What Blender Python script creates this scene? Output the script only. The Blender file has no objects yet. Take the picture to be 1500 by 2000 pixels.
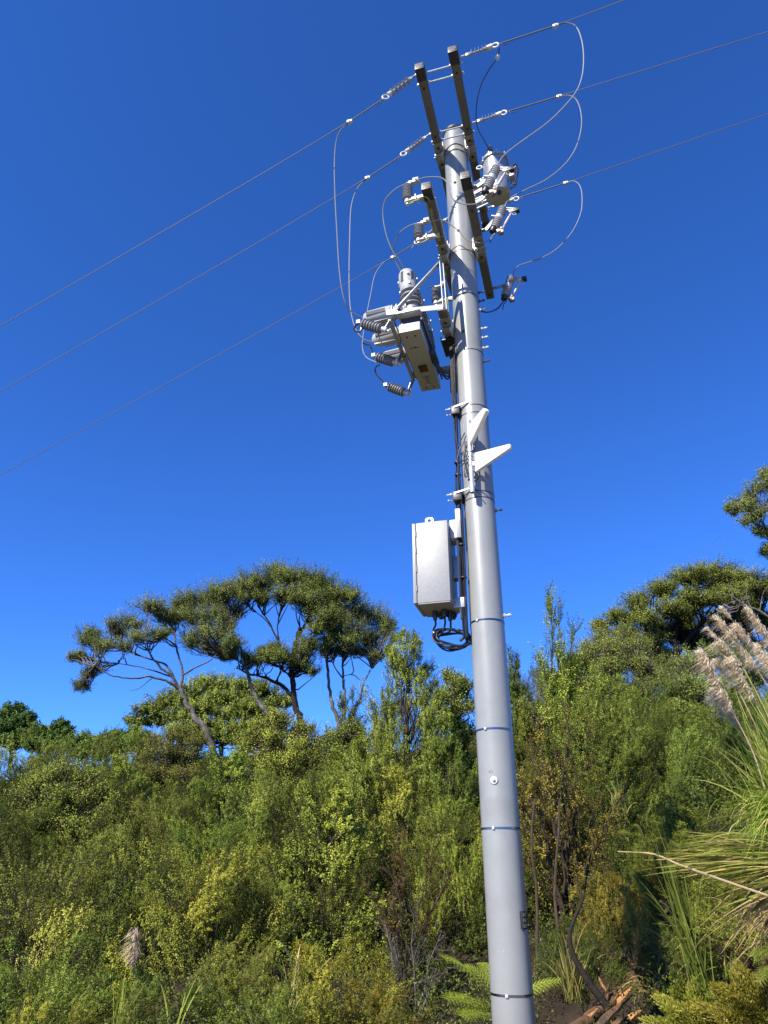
import bpy, bmesh, math, random
import numpy as np
from mathutils import Vector, Matrix

# ------------------------------------------------------------------ camera, sky, sun, exposure
SC = bpy.context.scene
COL = SC.collection
R = math.radians
CAM_Z, PITCH, FPX = 1.6, R(26.5), 1400.0
cam_d = bpy.data.cameras.new("camera"); cam = bpy.data.objects.new("camera", cam_d); COL.objects.link(cam)
cam.location = (0, 0, CAM_Z); cam.rotation_euler = (R(90) + PITCH, 0, 0)
cam_d.sensor_fit = 'VERTICAL'; cam_d.sensor_height = 24.0; cam_d.sensor_width = 18.0
cam_d.lens = FPX / 2000 * 24.0; cam_d.clip_start = 0.05; cam_d.clip_end = 3000
SC.camera = cam

# directions on the pole: u runs along the power line, w along the crossarms (away from the road), z up
U = Vector((0.963, -0.27, 0)).normalized(); W = Vector((-U.y, U.x, 0))
ANG = math.atan2(U.y, U.x)
POLE = Vector((0.985, 6.6, 0))
SUN_EL, SUN_OFF = R(40), R(24)
sun_to = (U * (-math.cos(SUN_EL) * math.sin(SUN_OFF)) + W * (-math.cos(SUN_EL) * math.cos(SUN_OFF)) + Vector((0, 0, math.sin(SUN_EL))))

world = bpy.data.worlds.new("World"); SC.world = world; world.use_nodes = True
nt = world.node_tree; nt.nodes.clear()
sky = nt.nodes.new("ShaderNodeTexSky"); sky.sky_type = 'NISHITA'; sky.sun_disc = False
sky.sun_elevation = SUN_EL; sky.sun_rotation = math.atan2(sun_to.x, sun_to.y)
sky.altitude = 4000; sky.air_density = 1.0; sky.dust_density = 0.0; sky.ozone_density = 6.0
hs = nt.nodes.new("ShaderNodeMix"); hs.data_type = 'RGBA'; hs.blend_type = 'MULTIPLY'; hs.inputs[0].default_value = 1.0; hs.inputs[7].default_value = (0.74, 0.84, 1.15, 1)
bg = nt.nodes.new("ShaderNodeBackground"); bg.inputs['Strength'].default_value = 0.15
wo = nt.nodes.new("ShaderNodeOutputWorld")
sat = nt.nodes.new('ShaderNodeHueSaturation'); sat.inputs['Saturation'].default_value = 1.15
nt.links.new(sky.outputs[0], sat.inputs['Color']); nt.links.new(sat.outputs[0], hs.inputs[6]); nt.links.new(hs.outputs[2], bg.inputs['Color']); nt.links.new(bg.outputs[0], wo.inputs['Surface'])

sd = bpy.data.lights.new("sun", 'SUN'); sun = bpy.data.objects.new("sun", sd); COL.objects.link(sun)
sd.energy = 4.9; sd.angle = R(0.53); sd.color = (1.0, 0.93, 0.81)
sun.rotation_euler = sun_to.to_track_quat('Z', 'Y').to_euler(); sun.location = (-8, -12, 25)

SC.view_settings.view_transform = 'Standard'; SC.view_settings.look = 'None'
SC.view_settings.exposure = 0.85; SC.view_settings.gamma = 1.0; SC.view_settings.use_curve_mapping = False
SC.render.engine = 'CYCLES'
SC.cycles.max_bounces = 8; SC.cycles.transparent_max_bounces = 8; SC.cycles.diffuse_bounces = 4
SC.cycles.caustics_reflective = False; SC.cycles.caustics_refractive = False

# ------------------------------------------------------------------ survey: readings of the photograph turned into places
CP, SP = math.cos(PITCH), math.sin(PITCH)
CAM = Vector((0, 0, CAM_Z))
def sight(px, py):
    a, v = (px - 750) / FPX, (1000 - py) / FPX
    return Vector((a, CP - v * SP, SP + v * CP))
def at(px, py, Y):                       # world point at distance Y in front of the road edge
    r = sight(px, py); return CAM + r * (Y / r.y)
def scale_at(px, py, Y):                 # metres per reading unit there
    r = sight(px, py); return (Y / r.y) / FPX
def uw(p): d = Vector(p) - POLE; return Vector((d.dot(U), d.dot(W), p[2]))
def Q(u, w, z): return POLE + U * u + W * w + Vector((0, 0, z))
def on_w(px, py, w):
    r = sight(px, py); t = (w - (CAM - POLE).dot(W)) / r.dot(W); return uw(CAM + r * t)
def on_u(px, py, u):
    r = sight(px, py); t = (u - (CAM - POLE).dot(U)) / r.dot(U); return uw(CAM + r * t)
def on_z(px, py, z):
    r = sight(px, py); return uw(CAM + r * ((z - CAM_Z) / r.z))

# ------------------------------------------------------------------ materials
def ramp(n, cols, x=(-300, 0)):
    cr = n.new("ShaderNodeValToRGB"); e = cr.color_ramp.elements
    while len(e) < len(cols): e.new(0.5)
    for k, (p, c) in enumerate(cols): e[k].position = p; e[k].color = (*c, 1)
    return cr
FULL = {'white_print', 'black_plastic', 'black_cable', 'black_cap', 'polished_band_steel', 'pale_gravel', 'straw_stalk'}
def mat(name, base, rough=0.5, metal=0.0, var=0.12, vscale=6.0, bump=0.0, bscale=60.0, spec=0.5, stain=None, coat=0.0):
    base = tuple(c * (1.0 if name in FULL else 0.68) for c in base)
    if stain: stain = (tuple(c * 0.68 for c in stain[0]),) + tuple(stain[1:])
    m = bpy.data.materials.new(name); m.use_nodes = True; t = m.node_tree; n = t.nodes
    b = n["Principled BSDF"]; b.inputs['Roughness'].default_value = rough; b.inputs['Metallic'].default_value = metal
    b.inputs['Specular IOR Level'].default_value = spec; b.inputs['Coat Weight'].default_value = coat
    tc = n.new("ShaderNodeTexCoord"); no = n.new("ShaderNodeTexNoise"); no.inputs['Scale'].default_value = vscale; no.inputs['Detail'].default_value = 6
    no.inputs['Roughness'].default_value = 0.65
    t.links.new(tc.outputs['Object'], no.inputs['Vector'])
    d = tuple(c * (1 - var) for c in base); l = tuple(min(1, c * (1 + var)) for c in base)
    cr = ramp(n, [(0.3, d), (0.7, l)]); t.links.new(no.outputs['Fac'], cr.inputs['Fac'])
    out = cr.outputs['Color']
    if stain:
        n2 = n.new("ShaderNodeTexNoise"); n2.inputs['Scale'].default_value = stain[1]; n2.inputs['Detail'].default_value = 8
        t.links.new(tc.outputs['Object'], n2.inputs['Vector'])
        c2 = ramp(n, [(stain[2], (0, 0, 0)), (min(1, stain[2] + 0.12), (1, 1, 1))]); t.links.new(n2.outputs['Fac'], c2.inputs['Fac'])
        mx = n.new("ShaderNodeMix"); mx.data_type = 'RGBA'; mx.inputs[7].default_value = (*stain[0], 1)
        t.links.new(c2.outputs['Color'], mx.inputs[0]); t.links.new(out, mx.inputs[6]); out = mx.outputs[2]
    t.links.new(out, b.inputs['Base Color'])
    rr = n.new("ShaderNodeMapRange"); rr.inputs[3].default_value = max(0.02, rough - 0.07); rr.inputs[4].default_value = min(1, rough + 0.09)
    t.links.new(no.outputs['Fac'], rr.inputs[0]); t.links.new(rr.outputs[0], b.inputs['Roughness'])
    if bump:
        bn = n.new("ShaderNodeTexNoise"); bn.inputs['Scale'].default_value = bscale; bn.inputs['Detail'].default_value = 5
        t.links.new(tc.outputs['Object'], bn.inputs['Vector'])
        bp = n.new("ShaderNodeBump"); bp.inputs['Strength'].default_value = bump; bp.inputs['Distance'].default_value = 0.02
        t.links.new(bn.outputs['Fac'], bp.inputs['Height']); t.links.new(bp.outputs[0], b.inputs['Normal'])
    return m

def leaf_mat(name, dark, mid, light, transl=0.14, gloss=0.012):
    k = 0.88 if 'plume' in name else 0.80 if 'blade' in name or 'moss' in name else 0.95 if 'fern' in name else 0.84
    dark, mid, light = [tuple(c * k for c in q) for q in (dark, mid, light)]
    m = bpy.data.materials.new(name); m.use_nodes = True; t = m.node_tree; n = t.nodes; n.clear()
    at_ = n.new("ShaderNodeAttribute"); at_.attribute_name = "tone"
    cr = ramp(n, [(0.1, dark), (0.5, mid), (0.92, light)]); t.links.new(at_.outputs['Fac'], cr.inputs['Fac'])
    oi = n.new("ShaderNodeObjectInfo"); mx = n.new("ShaderNodeMix"); mx.data_type = 'RGBA'; mx.blend_type = 'MULTIPLY'; mx.inputs[0].default_value = 1
    t.links.new(cr.outputs['Color'], mx.inputs[6]); t.links.new(oi.outputs['Color'], mx.inputs[7])
    df = n.new("ShaderNodeBsdfDiffuse"); tr = n.new("ShaderNodeBsdfTranslucent"); gl = n.new("ShaderNodeBsdfGlossy"); gl.inputs['Roughness'].default_value = 0.42
    t.links.new(mx.outputs[2], df.inputs['Color'])
    hs2 = n.new("ShaderNodeHueSaturation"); hs2.inputs['Value'].default_value = 1.25; hs2.inputs['Saturation'].default_value = 1.1
    t.links.new(mx.outputs[2], hs2.inputs['Color']); t.links.new(hs2.outputs[0], tr.inputs['Color'])
    gl.inputs['Color'].default_value = (0.9, 0.9, 0.9, 1)
    m1 = n.new("ShaderNodeMixShader"); m1.inputs[0].default_value = transl; t.links.new(df.outputs[0], m1.inputs[1]); t.links.new(tr.outputs[0], m1.inputs[2])
    m2 = n.new("ShaderNodeMixShader"); m2.inputs[0].default_value = gloss; t.links.new(m1.outputs[0], m2.inputs[1]); t.links.new(gl.outputs[0], m2.inputs[2])
    o = n.new("ShaderNodeOutputMaterial"); t.links.new(m2.outputs[0], o.inputs['Surface'])
    return m

M = {}
M['pole'] = mat('pole_paint', (0.385, 0.39, 0.365), 0.36, 0.1, 0.07, 2.5, 0.03, 25, stain=((0.33, 0.335, 0.31), 1.7, 0.54))
M['pole_cap'] = mat('black_cap', (0.02, 0.02, 0.022), 0.45)
M['arm'] = mat('composite_arm', (0.145, 0.142, 0.12), 0.55, 0, 0.12, 9, 0.05, 90)
M['cap'] = mat('black_plastic', (0.016, 0.016, 0.018), 0.42, 0, 0.1, 20)
M['print'] = mat('white_print', (0.16, 0.16, 0.16), 0.6)
M['galv'] = mat('galvanised_steel', (0.58, 0.60, 0.61), 0.42, 0.55, 0.16, 30, 0.04, 120, stain=((0.42, 0.44, 0.46), 14, 0.55))
M['galv_pale'] = mat('pale_galvanised_steel', (0.72, 0.72, 0.70), 0.5, 0.2, 0.1, 25, 0.04, 100)
M['plate'] = mat('weathered_plate', (0.34, 0.34, 0.28), 0.55, 0.2, 0.2, 20, stain=((0.22, 0.20, 0.12), 12, 0.55))
M['steel'] = mat('polished_band_steel', (0.20, 0.20, 0.21), 0.2, 1.0, 0.05, 15)
M['dark_steel'] = mat('dark_bolt_steel', (0.10, 0.10, 0.11), 0.45, 0.6)
M['alu'] = mat('aluminium_conductor', (0.16, 0.16, 0.17), 0.6, 0.2, 0.1, 40)
M['jumper'] = mat('covered_jumper', (0.30, 0.31, 0.32), 0.55, 0.0, 0.1, 30, 0, 60, 0.3)
M['black'] = mat('black_cable', (0.012, 0.012, 0.014), 0.28, 0, 0.1, 30)
M['earth'] = mat('green_yellow_earth_wire', (0.36, 0.36, 0.06), 0.4, 0, 0.4, 30)
M['shed'] = mat('grey_silicone_shed', (0.27, 0.28, 0.295), 0.5, 0, 0.08, 30)
M['shed_dark'] = mat('dark_grey_silicone_shed', (0.20, 0.205, 0.22), 0.5, 0, 0.1, 30)
M['porcelain'] = mat('pale_grey_glazed_porcelain', (0.42, 0.43, 0.44), 0.25, 0, 0.08, 20)
M['boot'] = mat('light_grey_moulded_cover', (0.52, 0.53, 0.53), 0.45, 0, 0.07, 12, 0.02, 80)
M['recess'] = mat('dark_grey_vent_recess', (0.07, 0.075, 0.08), 0.7)
M['tank'] = mat('stainless_tank', (0.46, 0.44, 0.37), 0.42, 0.1, 0.08, 6, 0.02, 60)
M['tank_side'] = mat('pale_tank_side', (0.70, 0.71, 0.70), 0.42, 0.1, 0.06, 10)
M['can'] = mat('galvanised_can', (0.52, 0.55, 0.57), 0.33, 0.55, 0.12, 16, 0.03, 60)
M['can_base'] = mat('can_base_primer', (0.42, 0.41, 0.33), 0.6, 0, 0.12, 10)
M['bronze'] = mat('bare_bronze_fitting', (0.55, 0.44, 0.36), 0.4, 0.5, 0.2, 40)
M['fuse_tube'] = mat('pale_fuse_tube', (0.66, 0.58, 0.53), 0.5, 0, 0.12, 20)
M['antenna'] = mat('cream_antenna_cover', (0.98, 0.96, 0.90), 0.38, 0, 0.03, 8)
M['antenna_edge'] = mat('cream_antenna_edge', (0.66, 0.57, 0.47), 0.45, 0, 0.05, 8)
M['mast'] = mat('aluminium_mast', (0.72, 0.72, 0.72), 0.36, 0.4, 0.06, 20)
M['cabinet'] = mat('textured_cabinet_paint', (0.36, 0.365, 0.35), 0.45, 0.15, 0.16, 95, 0.10, 220)
M['cab_under'] = mat('cabinet_base_plate', (0.38, 0.37, 0.32), 0.5, 0.1, 0.08, 10)
M['red'] = mat('red_indicator', (0.16, 0.03, 0.025), 0.5)
M['bark'] = mat('grey_flaking_bark', (0.15, 0.13, 0.11), 0.9, 0, 0.5, 9, 0.8, 30, 0.2, stain=((0.30, 0.28, 0.25), 4, 0.58))
M['bark_dark'] = mat('dark_bark_and_shade', (0.036, 0.030, 0.024), 0.9, 0, 0.4, 9, 0.6, 30, 0.2)  # dark bark of trees; on the curved trunk it stands for shade
M['twig'] = mat('brown_twig', (0.085, 0.062, 0.042), 0.85, 0, 0.35, 12, 0.3, 40, 0.2)
M['twig_grey'] = mat('bleached_dead_twig', (0.17, 0.145, 0.125), 0.85, 0, 0.25, 12, 0.3, 40, 0.2)
M['wood'] = mat('split_orange_wood', (0.62, 0.30, 0.11), 0.8, 0, 0.5, 14, 0.6, 40, 0.2, stain=((0.22, 0.15, 0.10), 9, 0.55))
M['log'] = mat('rotting_log_bark', (0.22, 0.125, 0.065), 0.9, 0, 0.45, 10, 0.9, 26, 0.2, stain=((0.10, 0.075, 0.055), 8, 0.5))
M['ground'] = mat('leaf_litter_soil', (0.048, 0.034, 0.022), 0.95, 0, 0.55, 1.3, 0.8, 9, 0.2, stain=((0.11, 0.055, 0.03), 0.45, 0.6))
M['gravel'] = mat('pale_gravel', (0.36, 0.32, 0.26), 0.95, 0, 0.35, 14, 0.6, 40, 0.2)
M['stone'] = mat('pale_stone', (0.42, 0.41, 0.39), 0.9, 0, 0.25, 12, 0.5, 30)
M['leaf'] = leaf_mat('scrub_leaf', (0.068, 0.088, 0.017), (0.285, 0.318, 0.056), (0.64, 0.63, 0.110))
M['leaf_fine'] = leaf_mat('canopy_leaf', (0.060, 0.078, 0.015), (0.195, 0.240, 0.046), (0.40, 0.44, 0.095), 0.16, 0.012)
M['leaf_gold'] = leaf_mat('dying_leaf', (0.07, 0.045, 0.012), (0.14, 0.10, 0.022), (0.24, 0.19, 0.045), 0.3)
M['blade'] = leaf_mat('tussock_blade', (0.13, 0.18, 0.03), (0.36, 0.42, 0.09), (0.72, 0.57, 0.26), 0.32, 0.015)
M['plume'] = leaf_mat('feathery_plume', (0.64, 0.59, 0.49), (0.84, 0.79, 0.68), (0.94, 0.91, 0.82), 0.35, 0.0)
M['frond'] = leaf_mat('fern_frond', (0.08, 0.11, 0.012), (0.16, 0.20, 0.022), (0.27, 0.27, 0.035), 0.35, 0.05)
M['moss'] = leaf_mat('mossy_herb', (0.13, 0.15, 0.02), (0.32, 0.34, 0.05), (0.55, 0.50, 0.11), 0.25)

# ------------------------------------------------------------------ mesh builder
class MB:
    def __init__(s): s.v = []; s.f = []; s.bev = 0.0
    def add(s, vs, fs):
        o = len(s.v); s.v += [tuple(p) for p in vs]; s.f += [tuple(i + o for i in f) for f in fs]; return s
    def box(s, c, h, rot=None):
        c = Vector(c); vs = []
        for x in (-1, 1):
            for y in (-1, 1):
                for z in (-1, 1):
                    p = Vector((x * h[0], y * h[1], z * h[2]))
                    if rot is not None: p = rot @ p
                    vs.append(c + p)
        return s.add(vs, [(0, 1, 3, 2), (4, 6, 7, 5), (0, 4, 5, 1), (2, 3, 7, 6), (0, 2, 6, 4), (1, 5, 7, 3)])
    def bar(s, a, b, w, h, up=(0, 0, 1)):       # rectangular bar from a to b
        a, b = Vector(a), Vector(b); d = (b - a); L = d.length; d.normalize(); up = Vector(up)
        x = d.cross(up); x = x.normalized() if x.length > 1e-4 else Vector((1, 0, 0)); y = x.cross(d)
        rot = Matrix((x, d, y)).transposed()
        return s.box((a + b) / 2, (w / 2, L / 2, h / 2), rot)
    def tube(s, pts, r, n=8, cap=True):
        pts = [Vector(p) for p in pts]; k = len(pts); rs = r if isinstance(r, (list, tuple)) else [r] * k
        vs = []; prev = None
        for i, p in enumerate(pts):
            d = (pts[min(i + 1, k - 1)] - pts[max(i - 1, 0)]).normalized()
            if prev is None: x = d.orthogonal().normalized()
            else:
                x = prev - d * prev.dot(d); x = x.normalized() if x.length > 1e-5 else d.orthogonal().normalized()
            prev = x; y = d.cross(x)
            for j in range(n):
                a = 2 * math.pi * j / n; vs.append(p + (x * math.cos(a) + y * math.sin(a)) * rs[i])
        fs = [(i * n + j, i * n + (j + 1) % n, (i + 1) * n + (j + 1) % n, (i + 1) * n + j) for i in range(k - 1) for j in range(n)]
        if cap: fs += [tuple(reversed(range(n))), tuple((k - 1) * n + j for j in range(n))]
        return s.add(vs, fs)
    def lathe(s, a, b, prof, n=16):             # prof: (t along a->b in 0..1, radius)
        a, b = Vector(a), Vector(b); d = (b - a).normalized(); x = d.orthogonal().normalized(); y = d.cross(x); vs = []; k = len(prof)
        for t, r in prof:
            c = a.lerp(b, t)
            for j in range(n):
                q = 2 * math.pi * j / n; vs.append(c + (x * math.cos(q) + y * math.sin(q)) * max(r, 1e-4))
        fs = [(i * n + j, i * n + (j + 1) % n, (i + 1) * n + (j + 1) % n, (i + 1) * n + j) for i in range(k - 1) for j in range(n)]
        fs += [tuple(reversed(range(n))), tuple((k - 1) * n + j for j in range(n))]
        return s.add(vs, fs)
    def prism(s, poly, off):                    # polygon extruded by a vector
        off = Vector(off); k = len(poly); vs = [Vector(p) for p in poly] + [Vector(p) + off for p in poly]
        return s.add(vs, [tuple(range(k)), tuple(reversed(range(k, 2 * k)))] + [(i, i + k, (i + 1) % k + k, (i + 1) % k) for i in range(k)])
    def obj(s, name, m, parent=None, base=(0, 0, 0), bevel=0.0, smooth=True):
        me = bpy.data.meshes.new(name)
        b = Vector(base)
        me.from_pydata([tuple(Vector(p) - b) for p in s.v], [], s.f)
        bm = bmesh.new(); bm.from_mesh(me)
        bmesh.ops.recalc_face_normals(bm, faces=bm.faces)
        if bevel:
            es = [e for e in bm.edges if len(e.link_faces) == 2 and e.calc_face_angle(0) > 0.6]
            bmesh.ops.bevel(bm, geom=es, offset=bevel, segments=2, affect='EDGES', profile=0.6)
        bm.to_mesh(me); bm.free()
        if smooth:
            me.shade_smooth(); me.set_sharp_from_angle(angle=R(38))
        me.materials.append(M[m] if isinstance(m, str) else m)
        o = bpy.data.objects.new(name, me); COL.objects.link(o)
        if parent is not None: o.parent = parent
        return o

def tag(o, label, cat, group=None, kind=None):
    o['label'] = label; o['category'] = cat
    if group: o['group'] = group
    if kind: o['kind'] = kind
    return o
def thing(name, label, cat, base, group=None, rot=ANG):       # an Empty at the thing's base, in pole directions
    o = bpy.data.objects.new(name, None); COL.objects.link(o); o.empty_display_size = 0.1
    o.location = Q(*base) if rot else Vector(base); o.rotation_euler = (0, 0, rot)
    return tag(o, label, cat, group)
def solo(mb, name, m, base, label, cat, group=None, bevel=0.0):  # a thing of one mesh, in pole directions
    o = mb.obj(name, m, None, base, bevel); o.location = Q(*base); o.rotation_euler = (0, 0, ANG)
    return tag(o, label, cat, group)
def curve(pts, sub=6):                                         # smooth path through points
    p = [Vector(q) for q in pts]; p = [p[0] * 2 - p[1]] + p + [p[-1] * 2 - p[-2]]; out = []
    for i in range(1, len(p) - 2):
        for k in range(sub):
            t = k / sub; a, b, c, d = p[i - 1], p[i], p[i + 1], p[i + 2]
            out.append(0.5 * ((2 * b) + (c - a) * t + (2 * a - 5 * b + 4 * c - d) * t * t + (3 * b - a - 3 * c + d) * t ** 3))
    out.append(p[-2]); return out

# ------------------------------------------------------------------ ground
def sstep(a, b, x): t = np.clip((x - a) / (b - a), 0, 1); return t * t * (3 - 2 * t)
def ground_h(x, y):
    x = np.asarray(x, float); y = np.asarray(y, float)
    h = 0.245 * np.clip(y - 9.5, 0, 28) + 0.03 * np.clip(y - 37.5, 0, 60)
    h *= 0.78 + 0.22 * sstep(-22, -4, x) + 0.12 * sstep(2, 14, x)
    h += 2.1 * sstep(2.6, 4.3, x) * sstep(4.2, 6.8, y) * (1 - 0.6 * sstep(9, 15, y))
    h += 0.15 * sstep(1.2, 2.6, x) * sstep(5.5, 8.5, y) * (1 - sstep(8.5, 13, y))
    h += 0.10 * np.sin(1.3 * x + 0.7 * y) * np.cos(0.9 * y - 0.5 * x) * sstep(5, 9, y)
    return h
def build_ground():
    xs = np.concatenate([-np.geomspace(1500, 30, 14), np.linspace(-27, 27, 109), np.geomspace(30, 1500, 14)])
    ys = np.concatenate([-np.geomspace(1500, 14, 12), np.linspace(-12, 44, 113), np.geomspace(47, 2200, 16)])
    X, Y = np.meshgrid(xs, ys); Z = ground_h(X, Y)
    v = np.stack([X, Y, Z], -1).reshape(-1, 3); nx, ny = len(xs), len(ys)
    f = [(j * nx + i, j * nx + i + 1, (j + 1) * nx + i + 1, (j + 1) * nx + i) for j in range(ny - 1) for i in range(nx - 1)]
    me = bpy.data.meshes.new("ground"); me.from_pydata(v.tolist(), [], f); me.shade_smooth(); me.materials.append(M['ground'])
    o = bpy.data.objects.new("ground", me); COL.objects.link(o); o['kind'] = 'structure'
build_ground()
def build_verge():                           # unseen pale gravel underfoot, added for its warm bounce light
    xs = np.linspace(-40, 40, 41); ys = np.linspace(-9, 5.2, 16); X, Y = np.meshgrid(xs, ys); Y[-1] += 0.35 * np.sin(xs * 1.7) - 1.5 * np.clip(xs - 1.0, 0, 2.0); Z = ground_h(X, Y) + 0.006
    v = np.stack([X, Y, Z], -1).reshape(-1, 3); f = [(j * 41 + i, j * 41 + i + 1, (j + 1) * 41 + i + 1, (j + 1) * 41 + i) for j in range(15) for i in range(40)]
    me = bpy.data.meshes.new("bounce_gravel_verge"); me.from_pydata(v.tolist(), [], f); me.materials.append(M['gravel']); o = bpy.data.objects.new("bounce_gravel_verge", me); COL.objects.link(o); o['kind'] = 'structure'
build_verge()
def gz(x, y): return float(ground_h(x, y))
def land(px, py, y0=3.0, y1=40.0):          # where that line of sight meets the ground
    r = sight(px, py)
    for y in np.arange(y0, y1, 0.05):
        p = CAM + r * (y / r.y)
        if p.z < gz(p.x, y): return p
    return CAM + r * (y1 / r.y)

# ------------------------------------------------------------------ the pole
PR = 0.157
pole = thing('utility_pole', 'tall grey tapered steel power pole standing in front of the scrub', 'utility pole', (0, 0, 0))
def rad(z): return PR + (10.75 - z) * 0.0006
mb = MB(); mb.lathe((0, 0, -1.0), (0, 0, 10.72), [(0, rad(-1)), (0.5, rad(5)), (0.995, rad(10.7)), (1.0, rad(10.7) - 0.006)], 48); mb.obj('shaft', 'pole', pole)
mb = MB(); mb.lathe((0, 0, 10.705), (0, 0, 10.80), [(0, PR - 0.012), (0.25, PR + 0.008), (0.7, PR + 0.006), (0.9, PR - 0.03), (1, 0.03)], 32); mb.obj('pole_cap', 'pole_cap', pole)
def band(z, h=0.019, m='steel', grow=0.0035, buckle=None):
    b = MB(); r = rad(z)
    b.lathe((0, 0, z - h / 2), (0, 0, z + h / 2), [(0, r - 0.002), (0.05, r + grow), (0.95, r + grow), (1, r - 0.002)], 48)
    o = b.obj('strap_band', m, pole)
    if buckle is not None:
        a = R(buckle); c = MB()
        c.box((math.sin(a) * (r + 0.007), -math.cos(a) * (r + 0.007), z), (0.011, 0.006, h * 0.62), Matrix.Rotation(a, 3, 'Z')); c.obj('band_buckle', 'galv_pale', o, bevel=0.002)
for z, bk in ((0.747, -6), (1.906, -14), (2.704, -20), (3.695, -26)): band(z, 0.017, 'steel', 0.0035, bk)
for z in (5.055, 4.985, 6.12, 6.02, 6.88, 7.72, 10.25, 10.36): band(z, 0.010, 'dark_steel', 0.003)
band(8.42, 0.010, 'dark_steel', 0.003)
def stud(px, py, m='galv_pale', L=0.075):
    z = on_w(px, py, 0.0).z; b = MB(); r = rad(z); a = Vector((math.cos(R(-4)), math.sin(R(-4)), 0)); c = Vector((0, 0, z))
    b.tube([c + a * (r - 0.01), c + a * (r + L)], 0.009, 8); b.tube([c + a * (r - 0.001), c + a * (r + 0.016)], 0.020, 6); b.tube([c + a * (r + L * 0.62), c + a * (r + L * 0.85)], 0.016, 6)
    b.obj('stud_bolt', m, pole)
for x, y, m in ((940, 572, 'dark_steel'), (940, 589, 'dark_steel'), (941, 606, 'galv_pale'), (943, 643, 'galv_pale'), (943, 661, 'galv_pale'), (944, 681, 'galv_pale'), (946, 707, 'dark_steel'), (968, 998, 'dark_steel'), (984, 1203, 'galv_pale')): stud(x, y, m)
def face_pt(px, py):                        # point of the shaft seen there, with its outward direction
    r = sight(px, py); o = CAM - POLE; A = r.x ** 2 + r.y ** 2; B = o.x * r.x + o.y * r.y; c = o.x ** 2 + o.y ** 2 - (PR + 0.004) ** 2
    t = (-B - math.sqrt(max(B * B - A * c, 0))) / A; p = uw(CAM + r * t); n = Vector((p.x, p.y, 0)).normalized(); return p, n
p, n = face_pt(965, 1524); b = MB(); b.lathe(p - n * 0.004, p + n * 0.010, [(0, 0.034), (0.6, 0.034), (1, 0.030)], 24); d = b.obj('earth_disc', 'galv_pale', pole)
b = MB(); b.lathe(p + n * 0.008, p + n * 0.024, [(0, 0.013), (0.8, 0.013), (1, 0.008)], 12); b.obj('disc_bolt', 'galv', d)
p, n = face_pt(959, 1507); b = MB(); s = n.cross(Vector((0, 0, 1)))
for q in range(4):
    c = p + s * (0.014 * math.cos(q * 1.7)) + Vector((0, 0, 0.012 * math.sin(q * 1.7))) + n * 0.001; b.box(c, (0.007, 0.001, 0.002), Matrix.Rotation(q * 0.9, 3, n) @ Matrix((s, n, (0, 0, 1))).transposed())
b.obj('scuff_mark', 'dark_steel', pole)
p, n = face_pt(1021, 1797); b = MB(); s = n.cross(Vector((0, 0, 1))); rt = Matrix((s, n, (0, 0, 1))).transposed()
b.box(p + n * 0.010, (0.030, 0.013, 0.062), rt); lb = b.obj('asset_tag', 'cap', pole, bevel=0.003)
for q in range(3):
    b = MB(); b.box(p + n * 0.025 + s * 0.006 + Vector((0, 0, 0.038 - 0.038 * q)), (0.016, 0.002, 0.013), rt); b.obj('tag_tile', 'arm', lb)
for px, py in ((888, 356), (895, 450), (905, 647)):
    p, n = face_pt(px, py); b = MB(); b.lathe(p - n * 0.004, p + n * 0.012, [(0, 0.018), (0.7, 0.018), (1, 0.01)], 10); b.obj('bolt_head', 'dark_steel', pole)

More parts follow.
